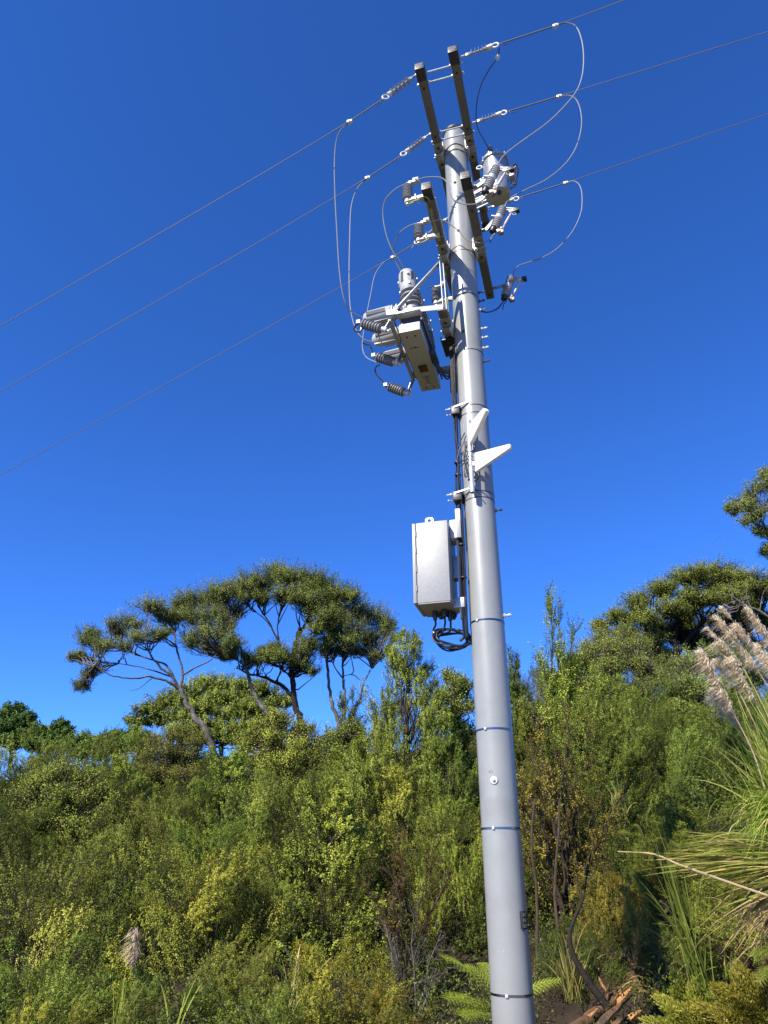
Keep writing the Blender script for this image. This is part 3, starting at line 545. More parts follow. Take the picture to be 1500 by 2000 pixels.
# ------------------------------------------------------------------ voltage transformer
VB = (0.52, -0.26, 9.07)
vt = thing('transformer', 'small galvanised voltage transformer can with a ribbed bushing on its lid', 'transformer', VB)
c = Vector((0.52, -0.26, 0)); z0, z1 = 9.07, 9.66
b = MB(); b.lathe(c + Vector((0, 0, z0 + 0.02)), c + Vector((0, 0, z1)), [(0, 0.150), (0.03, 0.157), (0.97, 0.157), (1, 0.155)], 40); b.obj('can', 'can', vt, VB)
b = MB(); b.lathe(c + Vector((0, 0, z0)), c + Vector((0, 0, z0 + 0.022)), [(0, 0.145), (1, 0.154)], 40); b.obj('can_bottom', 'can_base', vt, VB)
b = MB(); b.lathe(c + Vector((0, 0, z1 - 0.01)), c + Vector((0, 0, z1 + 0.05)), [(0, 0.176), (0.25, 0.180), (0.6, 0.176), (1, 0.105)], 40); lid = b.obj('lid', 'galv', vt, VB)
for k in range(10):
    a = k * 0.628; q = c + Vector((math.cos(a) * 0.169, math.sin(a) * 0.169, z1 - 0.022)); b = MB(); b.tube([q, q + Vector((0, 0, 0.075))], 0.009, 6); b.obj('lid_bolt', 'galv_pale', lid, VB)
bb = Vector((0.47, -0.33, z1 + 0.04)); bt_ = on_w(957, 297, -0.36); bt_ = Vector((0.485, -0.36, max(bt_.z, z1 + 0.2)))
ribbed(bb, bt_, 0.052, 0.030, 7, 0.35).obj('bushing', 'shed', vt, VB)
b = MB(); b.tube([bt_ - Vector((0, 0, 0.01)), bt_ + Vector((0, 0, 0.05))], 0.010, 8); b.obj('bushing_stud', 'galv_pale', vt, VB)
b = MB(); q = c + Vector((-0.195, -0.05, z1 - 0.06)); b.tube([q + Vector((0.034 * math.cos(a), 0, 0.028 * math.sin(a))) for a in np.linspace(0, 2 * math.pi, 14)], 0.009, 6, False); b.bar(q + Vector((0.025, 0, 0)), q + Vector((0.09, 0.03, -0.01)), 0.012, 0.03); b.obj('lifting_lug', 'galv_pale', vt, VB)
for z in (9.13, 9.30, 9.47):
    b = MB(); b.bar((0.14, -0.10, z), (0.42, -0.18, z), 0.02, 0.085 if z < 9.4 else 0.05); b.bar((0.14, -0.145, z + 0.03), (0.40, -0.23, z + 0.03), 0.012, 0.05); b.obj('mounting_channel', 'galv_pale', vt, VB, 0.003)
b = MB(); b.lathe(c + Vector((0.02, -0.06, z0 - 0.03)), c + Vector((0.02, -0.06, z0 + 0.002)), [(0, 0.02), (0.5, 0.03), (1, 0.03)], 12); b.obj('drain_plug', 'cap', vt, VB)
for k in range(3):
    b = MB(); b.tube(curve([(0.69, -0.30 + 0.05 * k, 9.45 - 0.07 * k), (0.77, -0.34, 9.47), (0.80 - 0.02 * k, -0.36, 9.33), (0.76, -0.36, 9.16 - 0.03 * k), (0.68, -0.30, 9.10)]), 0.008, 6); b.obj('secondary_cable', 'black', vt, VB)
b = MB(); b.box((0.715, -0.28, 9.36), (0.03, 0.05, 0.06)); b.tube([(0.72, -0.33, 9.40), (0.78, -0.36, 9.40)], 0.012, 8); b.obj('terminal_box', 'galv', vt, VB, 0.004)

# ------------------------------------------------------------------ antennas on their mast, pole cables, cabinet
mastt, mastb = on_w(915, 822, -0.26), on_w(923, 962, -0.26)
mast = thing('antenna_mast', 'short pale pipe mast strapped to the pole carrying two antennas', 'mast', tuple(mastb)); B = tuple(mastb)
b = MB(); b.tube([mastb, mastt], 0.026, 20); b.obj('pipe', 'mast', mast, B)
b = MB(); b.tube([mastb - Vector((0, 0, 0.001)), mastb + Vector((0, 0, 0.012))], 0.022, 16); b.obj('pipe_mouth', 'cap', mast, B)
for y in (884, 893, 899, 910, 937):
    q = on_w(919, y, -0.26); b = MB(); b.lathe(q - Vector((0, 0, 0.005)), q + Vector((0, 0, 0.005)), [(0, 0.0275), (1, 0.0275)], 16); b.obj('pipe_strap', 'dark_steel', mast, B)
for y in (848, 948):
    q = on_w(919, y, -0.26); b = MB(); b.bar((q.x, q.y, q.z), (0.0, -PR + 0.01, q.z), 0.05, 0.03); b.obj('standoff', 'galv', mast, B, 0.003)
def antenna(corners, w_tip, w_back, label, name='panel_antenna'):
    # corners: back-top, tip-top, tip-bottom, back-bottom readings on the broad face
    ws = (w_back, w_tip, w_tip, w_back); P = [on_w(x, y, w) for (x, y), w in zip(corners, ws)]
    mid = sum(P, Vector()) / 4; nrm = (P[1] - P[0]).cross(P[3] - P[0]).normalized()
    if nrm.y > 0: nrm = -nrm
    t = thing(name, label, 'antenna', tuple(P[3]), 'white panel antennas on the mast'); B = tuple(P[3])
    b = MB(); b.prism(P, -nrm * 0.045); b.obj('cover', 'antenna', t, B, 0.012)
    b = MB(); c_ = (P[0] + P[3]) / 2 - nrm * 0.03; b.bar(c_, Vector((mastt.x + 0.01, mastt.y, c_.z)), 0.03, 0.05); b.obj('mast_clamp', 'galv', t, B, 0.003)
    b = MB(); q = P[3] - nrm * 0.02; b.tube(curve([q + Vector((0.03, 0, -0.005)), q + Vector((0.03, 0, -0.05)), q + Vector((-0.02, 0.04, -0.07)), q + Vector((-0.08, 0.06, -0.02))]), 0.007, 6); b.obj('feed_cable', 'black', t, B)
antenna([(914, 830), (943, 796), (949, 802), (917, 868)], -0.62, -0.29, 'upper cream antenna, a narrow wedge pointing up along the pole')
antenna([(926, 884), (996, 866), (997, 874), (927, 922)], -0.44, -0.30, 'lower cream antenna, a broad wedge pointing out to the right')

def cable_run(name, offs, label, zt=7.0, zb=3.55):
    t = thing(name, label, 'cable', (-0.20, -0.10, zb)); B = (-0.20, -0.10, zb)
    for k, (a, b_, r) in enumerate(offs):
        pts = []; rnd = random.Random(k + 3)
        for z in np.linspace(zt, zb, 13):
            wob = 0.010 * math.sin(z * 2.3 + k * 1.9) + (0.02 * math.exp(-((z - 5.55) / 0.2) ** 2) if k in (1, 3) else 0)
            pts.append(Vector((a - (z - 5.5) * -0.004 + wob, b_ + 0.008 * math.cos(z * 1.7 + k), z)))
        b = MB(); b.tube(curve(pts, 3), r, 7); b.obj('cable', 'black', t, B)
    return t, B
ct, cB = cable_run('pole_cable_bundle', [(-0.178, -0.11, 0.010), (-0.200, -0.10, 0.011), (-0.165, -0.13, 0.008), (-0.212, -0.08, 0.008), (-0.186, -0.09, 0.010)], 'black cables running down the left side of the pole')
for z in (4.5, 4.15, 5.45, 5.3):
    b = MB(); b.lathe((-0.188, -0.10, z - 0.006), (-0.188, -0.10, z + 0.006), [(0, 0.034), (1, 0.034)], 12); b.obj('cable_tie', 'cap', ct, cB)
cl = thing('loose_cable_tangle', 'tangle of thin black leads tied beside the antenna mast', 'cable', (-0.12, -0.2, 5.4)); B = (-0.12, -0.2, 5.4)
for lead in ([(908, 845), (899, 862), (894, 876), (900, 886), (908, 880), (914, 866)], [(910, 850), (904, 868), (896, 882), (904, 888), (910, 876)], [(907, 855), (909, 885), (912, 915), (918, 935), (920, 950)], [(911, 862), (906, 890), (910, 915), (917, 938), (926, 952), (938, 965)], [(895, 905), (903, 900), (910, 898), (916, 893)], [(897, 884), (893, 900), (899, 910), (908, 903)]):
    b = MB(); b.tube(curve([on_w(x, y, -0.22) for x, y in lead]), 0.0065, 6); b.obj('cable', 'black', cl, B)
for px, py, lab in ((893, 803, 'upper black cable standoff clamp strapped to the pole'), (897, 970, 'lower black cable standoff clamp just above the cabinet')):
    q = on_w(px, py, -0.10); t = thing('cable_clamp', lab, 'cable clamp', tuple(q), 'cable standoff clamps'); B = tuple(q)
    b = MB(); b.box(q + Vector((-0.01, 0, -0.02)), (0.045, 0.06, 0.045)); b.box(q + Vector((-0.01, 0.0, 0.03)), (0.052, 0.05, 0.012)); b.obj('clamp_block', 'cap', t, B, 0.008)
    b = MB(); b.bar(q + Vector((-0.03, -0.066, 0.015)), (-0.02, -PR - 0.012, q.z + 0.055), 0.008, 0.018); b.obj('clamp_strap', 'galv', t, B)
    for dw, dz in ((-0.03, 0.02), (0.02, -0.02)):
        b = MB(); b.tube([q + Vector((-0.04, dw, dz)), q + Vector((-0.125, dw, dz))], 0.008, 6); b.tube([q + Vector((-0.07, dw, dz)), q + Vector((-0.09, dw, dz))], 0.016, 6); b.obj('clamp_bolt', 'galv_pale', t, B)
q = on_w(878, 742, 0.55); t = thing('cable_clamp', 'black multi-cable clamp at the far bracket of the recloser', 'cable clamp', tuple(q), 'cable standoff clamps'); B = tuple(q)
for k in range(4):
    b = MB(); b.tube([q + Vector((0.01, 0.0, -0.16 + 0.075 * k)), q + Vector((0.10, 0.0, -0.17 + 0.075 * k))], 0.042, 10); b.obj('clamp_block', 'cap', t, B, 0.004)

CB = (-0.475, 0.0, 3.87)
cab = thing('control_cabinet', 'grey textured metal control cabinet bolted to the pole with a lifting eye', 'cabinet', CB)
u0, u1, w0, w1, zb, zt = -0.655, -0.295, -0.27, 0.15, 3.87, 4.715
b = MB(); b.box(((u0 + 0.04 + u1) / 2, (w0 + w1) / 2, (zb + zt) / 2), ((u1 - u0 - 0.04) / 2, (w1 - w0) / 2, (zt - zb) / 2)); b.obj('body', 'cabinet', cab, CB, 0.008)
b = MB(); b.box((u0 + 0.017, (w0 + w1) / 2, (zb + zt) / 2), (0.017, (w1 - w0) / 2 + 0.004, (zt - zb) / 2 - 0.002)); dr = b.obj('door', 'cabinet', cab, CB, 0.006)
b = MB(); b.box((u0 + 0.037, (w0 + w1) / 2, (zb + zt) / 2), (0.003, (w1 - w0) / 2 - 0.004, (zt - zb) / 2 - 0.006)); b.obj('door_seal', 'cap', cab, CB)
for z in (4.02, 4.22, 4.42, 4.60):
    b = MB(); b.tube([(u0 + 0.038, w0 - 0.004, z - 0.03), (u0 + 0.038, w0 - 0.004, z + 0.03)], 0.007, 8); b.obj('hinge', 'cabinet', dr, CB)
b = MB(); b.box(((u0 + 0.04 + u1) / 2, (w0 + w1) / 2, zb - 0.004), ((u1 - u0) / 2 - 0.026, (w1 - w0) / 2 - 0.006, 0.005)); b.obj('gland_plate', 'cab_under', cab, CB)
eye = Vector((-0.485, w0 + 0.05, zt + 0.030)); b = MB()
ring = [(0.030 * math.cos(a), 0.026 * math.sin(a)) for a in np.linspace(0, 2 * math.pi, 17)[:-1]]
outer = [(max(-0.044, min(0.044, 0.052 * math.cos(a))), max(-0.036, min(0.042, 0.05 * math.sin(a)))) for a in np.linspace(0, 2 * math.pi, 17)[:-1]]
ringi = [(0.019 * math.cos(a), 0.017 * math.sin(a) + 0.006) for a in np.linspace(0, 2 * math.pi, 17)[:-1]]
vs = [eye + Vector((x, y, z)) for y in (-0.005, 0.005) for lst in (outer, ringi) for x, z in lst]; fs = []
for k in range(16):
    j = (k + 1) % 16; fs += [(k, j, 16 + j, 16 + k), (32 + k, 48 + k, 48 + j, 32 + j), (k, 32 + k, 32 + j, j), (16 + k, 16 + j, 48 + j, 48 + k)]
b.add(vs, fs); b.obj('lifting_eye', 'galv_pale', cab, CB)
b = MB(); b.box((-0.235, -0.06, 4.66), (0.055, 0.10, 0.10)); b.box((-0.205, -0.06, 4.72), (0.025, 0.10, 0.16)); b.obj('upper_bracket', 'galv_pale', cab, CB, 0.004)
b = MB(); b.box((-0.215, -0.03, 4.25), (0.028, 0.06, 0.50)); b.obj('back_channel', 'galv_pale', cab, CB, 0.004)
b = MB(); b.box((-0.245, -0.02, 3.90), (0.055, 0.09, 0.05)); b.box((-0.26, 0.02, 4.30), (0.04, 0.05, 0.12)); b.obj('lower_bracket', 'galv', cab, CB, 0.004)
for k, (x, w, L) in enumerate(((-0.50, -0.02, 0.10), (-0.44, 0.04, 0.07), (-0.40, -0.05, 0.085), (-0.355, 0.0, 0.11), (-0.335, 0.09, 0.07), (-0.46, 0.08, 0.06))):
    b = MB(); b.lathe((x, w, zb - 0.008), (x, w, zb - L), [(0, 0.026), (0.35, 0.026), (0.36, 0.034), (0.6, 0.034), (0.62, 0.024), (1, 0.018)], 10); b.obj('cable_gland', 'cap', cab, CB)
coil = thing('cable_coil', 'coil of spare black cable hanging under the cabinet', 'cable', (-0.30, -0.05, 3.55)); B = (-0.30, -0.05, 3.55)
rnd = random.Random(5)
for k in range(7):
    c_ = Vector((-0.345 + rnd.uniform(-0.014, 0.014), -0.06 + 0.014 * k, 3.575 + rnd.uniform(-0.012, 0.008))); ru, rz = 0.168 + rnd.uniform(-0.025, 0.025), 0.078 + rnd.uniform(-0.014, 0.02)
    pts = [c_ + Vector((ru * math.cos(a), 0.035 * math.sin(a + k), rz * math.sin(a) - 0.16 * (ru * math.cos(a)) + 0.010 * math.sin(3 * a + k))) for a in np.linspace(0, 2 * math.pi, 30)]
    b = MB(); b.tube(pts, 0.0085, 7, False); b.obj('cable_turn', 'black', coil, B)
for k, (x, w) in enumerate(((-0.50, -0.02), (-0.40, -0.05), (-0.355, 0.0))):
    b = MB(); b.tube(curve([(x, w, zb - 0.09), (x + 0.005, w - 0.01, zb - 0.15), (x - 0.02 + 0.01 * k, w - 0.03, zb - 0.22), (-0.47 + 0.04 * k, -0.06, 3.62)]), 0.010, 7); b.obj('cable_tail', 'black', coil, B)
b = MB(); b.tube(curve([(-0.19, -0.10, 3.75), (-0.185, -0.10, 3.66), (-0.20, -0.08, 3.58), (-0.26, -0.07, 3.53)]), 0.014, 7); b.obj('cable_tail', 'black', coil, B)

VEG = True
# ------------------------------------------------------------------ plants
RNG = np.random.default_rng(7)
def norm(a): return a / np.maximum(np.linalg.norm(a, axis=-1, keepdims=True), 1e-9)
def mesh_quads(name, V, m, tone):
    n = len(V) // 4; me = bpy.data.meshes.new(name)
    me.vertices.add(n * 4); me.vertices.foreach_set('co', V.astype(np.float32).ravel())
    me.loops.add(n * 4); me.loops.foreach_set('vertex_index', np.arange(n * 4, dtype=np.int32))
    me.polygons.add(n); me.polygons.foreach_set('loop_start', np.arange(0, n * 4, 4, dtype=np.int32))
    me.update(calc_edges=True)
    a = me.attributes.new('tone', 'FLOAT', 'FACE'); a.data.foreach_set('value', np.clip(tone, 0, 1).astype(np.float32))
    me.materials.append(M[m]); return me
def leaf_quads(P, D, L, Wd, rng):
    # kite-shaped leaves at P along D
    n = len(P); s = norm(np.cross(D, rng.normal(size=(n, 3)))); L = np.broadcast_to(L, (n,))[:, None]; Wd = np.broadcast_to(Wd, (n,))[:, None]
    V = np.empty((n, 4, 3)); V[:, 0] = P; V[:, 1] = P + D * L * 0.55 + s * Wd; V[:, 2] = P + D * L; V[:, 3] = P + D * L * 0.55 - s * Wd
    return V.reshape(-1, 3)
def leaves_facing(P, N, up, L, Wd, rng, spread=0.75):
    # leaves whose faces look roughly along N (out of the crown), growing upward and sideways
    n = len(P); nn = norm(N + rng.normal(0, spread, (n, 3)) * 0.8); D = rng.normal(0, 0.8, (n, 3)) + up; D = norm(D - nn * np.sum(D * nn, 1, keepdims=True)); s = np.cross(D, nn)
    L = np.broadcast_to(L, (n,))[:, None]; Wd = np.broadcast_to(Wd, (n,))[:, None]; V = np.empty((n, 4, 3)); V[:, 0] = P; V[:, 1] = P + D * L * 0.5 + s * Wd; V[:, 2] = P + D * L; V[:, 3] = P + D * L * 0.5 - s * Wd
    return V.reshape(-1, 3)
def tubes(paths, radii, sides):
    # paths (n,k,3), radii (n,k)
    n, k, _ = paths.shape; d = norm(np.gradient(paths, axis=1)); ref = np.where(np.abs(d[..., 2:3]) > 0.9, np.array([1.0, 0, 0]), np.array([0, 0, 1.0]))
    x = norm(np.cross(d, ref)); y = np.cross(d, x); a = 2 * np.pi * np.arange(sides) / sides
    V = paths[:, :, None, :] + radii[:, :, None, None] * (x[:, :, None, :] * np.cos(a)[None, None, :, None] + y[:, :, None, :] * np.sin(a)[None, None, :, None])
    base = (np.arange(n) * k * sides)[:, None, None] + (np.arange(k - 1) * sides)[None, :, None]; j = np.arange(sides); j2 = (j + 1) % sides
    F = np.stack([base + j, base + j2, base + sides + j2, base + sides + j], -1).reshape(-1, 4)
    return V.reshape(-1, 3), F
def mesh_tubes(name, groups, m):
    Vs, Fs, o = [], [], 0
    for p, r, s in groups:
        v, f = tubes(p, r, s); Vs.append(v); Fs.append(f + o); o += len(v)
    V = np.concatenate(Vs); F = np.concatenate(Fs); n = len(F); me = bpy.data.meshes.new(name)
    me.vertices.add(len(V)); me.vertices.foreach_set('co', V.astype(np.float32).ravel())
    me.loops.add(n * 4); me.loops.foreach_set('vertex_index', F.astype(np.int32).ravel())
    me.polygons.add(n); me.polygons.foreach_set('loop_start', np.arange(0, n * 4, 4, dtype=np.int32)); me.polygons.foreach_set('use_smooth', np.ones(n, bool))
    me.update(calc_edges=True); me.materials.append(M[m]); return me
def bez(a, c, b, k): t = np.linspace(0, 1, k)[None, :, None]; return a[:, None] * (1 - t) ** 2 + 2 * c[:, None] * t * (1 - t) + b[:, None] * t * t
def pick(paths, idx, t):
    k = paths.shape[1]; x = t * (k - 1); i = np.minimum(x.astype(int), k - 2); f = (x - i)[:, None]
    return paths[idx, i] * (1 - f) + paths[idx, i + 1] * f, norm(paths[idx, i + 1] - paths[idx, i])

def bush_meshes(seed, H, Rr, shape='round', n1=14, n2=14, n3=9, nl=26, leaf=0.045, lw=0.011, up=0.5, m='leaf', spread=0.9, clear=0.12, lean=(-0.06, 0.0), bare=0.0):
    rng = np.random.default_rng(seed)
    th = np.arange(n1) * 2.39996 + rng.normal(0, 0.25, n1); q = (np.arange(n1) + 0.5) / n1
    if shape == 'cone':
        ze = clear + (1 - clear) * (0.15 + 0.85 * q); rho = (1.02 - q) ** 0.75 * rng.uniform(0.75, 1.05, n1)
    elif shape == 'wispy':
        ze = 0.55 + 0.45 * rng.uniform(0, 1, n1); rho = (0.15 + 0.65 * rng.uniform(0, 1, n1)) * (1.25 - ze)
    else:
        ze = clear + 0.12 + (0.88 - clear) * q ** 0.8; rho = np.sqrt(np.maximum(0.02, 1 - np.clip((ze - 0.42) / 0.6, -0.9, 1) ** 2)) * rng.uniform(0.7, 1.05, n1)
    tip = np.stack([np.cos(th) * rho * Rr, np.sin(th) * rho * Rr, ze * H], -1); tip[:, 0] += lean[0] * H * ze; tip[:, 1] += lean[1] * H * ze
    if shape == 'cone':
        st = np.stack([rng.normal(0, 0.02, n1), rng.normal(0, 0.02, n1), np.maximum(0, ze - 0.30) * H], -1); ctl = st * 0.45 + tip * 0.55; ctl[:, 2] = st[:, 2] * 0.55 + tip[:, 2] * 0.45
    else:
        st = np.concatenate([rng.normal(0, 0.06 * Rr, (n1, 2)), np.full((n1, 1), -0.1)], 1); ctl = st + (tip - st) * np.array([0.32, 0.32, 0.62])
    P1 = bez(st, ctl, tip, 8); P1[:, 1:] += rng.normal(0, 0.012 * H, P1[:, 1:].shape)
    r1 = np.linspace(1, 0.25, 8)[None] * ((0.005 if shape == 'wispy' else 0.011) * H * rng.uniform(0.55, 1, n1))[:, None]
    # second order
    i2 = np.repeat(np.arange(n1), n2); t2 = rng.uniform(0.30 if shape != 'wispy' else 0.25, 1.0, len(i2)) ** 0.8
    s2, d2 = pick(P1, i2, t2); out = s2 * np.array([1, 1, 0.0]); out = norm(out + 1e-3)
    dir2 = norm(d2 * 0.75 + out * 0.35 * spread + rng.normal(0, 0.55 * spread, d2.shape) + np.array([0, 0, up * 0.45]))
    l2 = H * (0.13 if shape == 'wispy' else 0.150) * rng.uniform(0.55, 1.25, len(i2)) * (1.15 - 0.5 * t2)
    e2 = s2 + dir2 * l2[:, None]; c2 = s2 + dir2 * (l2 * 0.5)[:, None] + rng.normal(0, 0.06, s2.shape) * l2[:, None]; e2[:, 2] += up * 0.18 * l2
    P2 = bez(s2, c2, e2, 5); r2 = np.linspace(1, 0.3, 5)[None] * ((0.0015 if shape == 'wispy' else 0.0030) * H) * np.ones((len(i2), 1))
    i3 = np.repeat(np.arange(len(i2)), n3); t3 = rng.uniform(0.12, 1.0, len(i3)); s3, d3 = pick(P2, i3, t3)
    dir3 = norm(d3 * 0.8 + rng.normal(0, 0.5, d3.shape) + np.array([0, 0, up * 0.5])); l3 = np.repeat(l2, n3) * rng.uniform(0.30, 0.62, len(i3))
    e3 = s3 + dir3 * l3[:, None]; e3[:, 2] += up * 0.12 * l3; c3 = s3 + dir3 * (0.5 * l3)[:, None] + rng.normal(0, 0.05, s3.shape) * l3[:, None]
    P3 = bez(s3, c3, e3, 3); r3 = np.linspace(1, 0.4, 3)[None] * ((0.0005 if shape == 'wispy' else 0.0011) * H) * np.ones((len(i3), 1))
    br = mesh_tubes('stem', [(P1, r1, 6), (P2, r2, 4), (P3, r3, 3)], 'twig' if m != 'bare' else 'twig_grey')
    if m == 'bare': return br, None
    tn = rng.uniform(0, 1, len(i3)) * 0.35 + np.repeat(rng.uniform(0, 1, len(i2)), n3) * 0.40 + 0.10
    keep = rng.uniform(0, 1, len(i3)) > bare
    i4 = np.repeat(np.arange(len(i3))[keep], nl); t4 = rng.uniform(0.05, 1.0, len(i4)); s4, d4 = pick(P3, i4, t4)
    d5 = norm(d4 * 0.75 + rng.normal(0, 0.55, d4.shape) + np.array([0, 0, 0.12])); s4 = s4 + rng.normal(0, 0.010, s4.shape)
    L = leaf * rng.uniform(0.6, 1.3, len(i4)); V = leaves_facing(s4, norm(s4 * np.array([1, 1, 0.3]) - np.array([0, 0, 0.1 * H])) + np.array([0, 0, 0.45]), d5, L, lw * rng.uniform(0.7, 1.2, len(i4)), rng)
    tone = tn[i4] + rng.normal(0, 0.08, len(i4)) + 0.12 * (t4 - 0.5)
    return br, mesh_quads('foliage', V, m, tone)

def plant(kind, meshes, loc, label, cat, group=None, rot=0.0, sc=(1, 1, 1), tint=(1, 1, 1), crown='foliage', stem='stems'):
    o = bpy.data.objects.new(kind, None); COL.objects.link(o); o.location = loc; o.rotation_euler = (0, 0, rot); o.scale = sc; o.empty_display_size = 0.2
    tag(o, label, cat, group)
    for nm, me in ((stem, meshes[0]), (crown, meshes[1])):
        if me is None: continue
        c = bpy.data.objects.new(nm, me); COL.objects.link(c); c.parent = o; c.color = (*tint, 1)
    return o

def mound_bush(seed, H, Rr, nc=20, cr=0.40, nt_=46, nl=30, leaf=0.030, lw=0.008, shape='dome', spike=0.25, m='leaf'):
    # a shrub of separate leafy clumps on stems, hollow and shaded between them; sprays fan out of each clump and a few stand proud of it
    rng = np.random.default_rng(seed); k = np.arange(nc); th = k * 2.39996 + rng.normal(0, 0.35, nc); q = (k + 0.5) / nc
    if shape == 'cone': ze = 0.08 + 0.86 * q ** 0.85; rho = (1.0 - ze) ** 0.85 * rng.uniform(0.8, 1.05, nc) + 0.02; cs = cr * (1.2 - 0.75 * ze) * rng.uniform(0.85, 1.15, nc)
    else: ze = 0.12 + 0.76 * q ** 0.8; rho = np.sqrt(np.maximum(0.0, 1 - (np.clip(ze - 0.28, -0.2, 1) / 0.66) ** 2)) * rng.uniform(0.72, 0.98, nc); cs = cr * rng.uniform(0.7, 1.2, nc)
    C = np.stack([np.cos(th) * rho * Rr, np.sin(th) * rho * Rr, ze * H + rng.normal(0, 0.05 * H, nc)], -1)
    st = np.concatenate([rng.normal(0, 0.07 * Rr, (nc, 2)), np.full((nc, 1), -0.1)], 1); ctl = st + (C - st) * np.array([0.35, 0.35, 0.6])
    if shape == 'cone': st[:, :2] *= 0.2; st[:, 2] = np.maximum(-0.1, ze * H * 0.72 - 0.3); ctl = st * 0.5 + C * 0.5
    P1 = bez(st, ctl, C, 7); P1[:, 1:6] += rng.normal(0, 0.010 * H, P1[:, 1:6].shape); gr = [(P1, np.linspace(1, 0.3, 7)[None] * (0.008 * H * rng.uniform(0.5, 1, nc))[:, None], 6)]
    if shape == 'cone': gr.append((bez(np.array([[0, 0, -0.1]]), np.array([[0.03, 0.02, H * 0.5]]), np.array([[0, 0, H * 0.97]]), 9), np.linspace(0.014 * H, 0.003 * H, 9)[None], 7))
    # each clump is a teardrop spray: three heads along a branch that leans out and up, smaller towards the tip
    c3 = np.repeat(k, 3); pos = np.tile([-0.55, 0.05, 0.75], nc); size = np.tile([0.80, 0.66, 0.40], nc)
    bd = norm(norm(C * np.array([1, 1, 0.0]) + 1e-4) * rng.uniform(0.25, 0.85, (nc, 1)) + np.array([0, 0, 0.85]) + rng.normal(0, 0.18, (nc, 3)))
    hd = C[c3] + bd[c3] * (cs[c3] * pos)[:, None] + rng.normal(0, 0.10, (len(c3), 3)) * cs[c3][:, None]; hr = cs[c3] * size * rng.uniform(0.8, 1.1, len(c3))
    cnt = np.maximum(6, (nt_ * np.tile([0.45, 0.36, 0.19], nc)).astype(int)); hi = np.repeat(np.arange(len(c3)), cnt); n = len(hi); out = norm(C[c3][hi] * np.array([1, 1, 0.0]) / Rr + np.array([0, 0, 0.25]) * (C[c3][hi][:, 2:] / H) + 1e-4)
    u = norm(rng.normal(0, 0.62, (n, 3)) + out * 0.45 + np.array([0, 0, 0.40])); tip = hd[hi] + u * (hr[hi] * rng.uniform(0.65, 1.05, n))[:, None]
    up_ = rng.uniform(0, 1, n) < spike; tip[up_] += (bd[c3][hi][up_] * 0.9 + u[up_] * 0.3) * (hr[hi][up_] * rng.uniform(0.3, 0.9, up_.sum()))[:, None]
    g = norm(u * 0.45 + bd[c3][hi] * 0.75 + rng.normal(0, 0.18, (n, 3))); ln = hr[hi] * rng.uniform(0.6, 1.0, n) * np.where(up_, 1.4, 1.0); s0 = tip - g * ln[:, None]
    T = bez(s0, tip - g * (0.5 * ln)[:, None], tip, 4); gr.append((T, np.linspace(0.0010 * H, 0.0003 * H, 4)[None] * np.ones((n, 1)), 3))
    br = mesh_tubes('stem', gr, 'twig')
    i = np.repeat(np.arange(n), nl); t = rng.uniform(0.15, 1.0, len(i)) ** 0.8; s_, d = pick(T, i, t); s_ = s_ + rng.normal(0, 0.022, s_.shape) * (1.15 - t)[:, None]
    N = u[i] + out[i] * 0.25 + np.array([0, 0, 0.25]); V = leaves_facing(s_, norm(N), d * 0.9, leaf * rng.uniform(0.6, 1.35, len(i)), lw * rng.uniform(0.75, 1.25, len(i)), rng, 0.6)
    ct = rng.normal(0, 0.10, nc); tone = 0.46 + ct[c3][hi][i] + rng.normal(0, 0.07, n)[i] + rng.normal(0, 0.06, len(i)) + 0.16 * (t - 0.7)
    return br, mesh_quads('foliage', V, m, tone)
BM = {
    'round_a': mound_bush(11, 2.9, 1.40, 17, 0.62, 130, 38, leaf=0.027, lw=0.0066),
    'round_b': mound_bush(12, 2.8, 1.50, 20, 0.56, 116, 38, leaf=0.026, lw=0.0062, spike=0.35),
    'round_c': mound_bush(13, 3.2, 1.30, 16, 0.60, 130, 38, leaf=0.029, lw=0.0060, spike=0.5),
    'round_d': mound_bush(22, 3.0, 1.45, 18, 0.64, 130, 38, leaf=0.025, lw=0.0064, spike=0.15),
    'cone_a': mound_bush(14, 4.2, 1.55, 40, 0.60, 84, 34, leaf=0.028, lw=0.0066, shape='cone', spike=0.35),
    'cone_b': mound_bush(15, 4.2, 1.35, 34, 0.58, 90, 34, leaf=0.028, lw=0.0066, shape='cone', spike=0.45),
    'wispy_a': bush_meshes(16, 5.0, 1.5, 'wispy', n1=13, n2=18, n3=7, nl=22, up=1.1, leaf=0.040, lw=0.009, spread=0.7),
    'wispy_b': bush_meshes(17, 4.0, 1.3, 'wispy', n1=17, n2=16, n3=9, nl=24, up=1.0, leaf=0.036, lw=0.009, spread=0.75),
    'thin': bush_meshes(18, 3.4, 1.1, 'round', n1=9, n2=13, n3=7, nl=16, up=0.8, leaf=0.036, lw=0.011, m='leaf_gold', bare=0.25, clear=0.3),
    'sparse': bush_meshes(19, 4.0, 1.5, 'round', n1=14, n2=15, n3=8, nl=14, up=0.7, leaf=0.036, lw=0.010, bare=0.3),
    'low': mound_bush(21, 1.3, 1.0, 20, 0.36, 84, 30, leaf=0.020, lw=0.0052),
    'bare': bush_meshes(20, 2.6, 1.0, 'round', n1=9, n2=16, n3=8, up=0.5, m='bare'),
}
BH = {'round_a': (3.0, 1.6), 'round_b': (2.9, 1.7), 'round_c': (3.35, 1.5), 'round_d': (3.05, 1.65), 'cone_a': (4.3, 1.6), 'cone_b': (4.3, 1.4), 'wispy_a': (5.0, 1.1), 'wispy_b': (4.0, 1.1), 'thin': (3.4, 1.1), 'sparse': (4.0, 1.5), 'bare': (2.6, 1.0), 'low': (1.35, 1.15)}
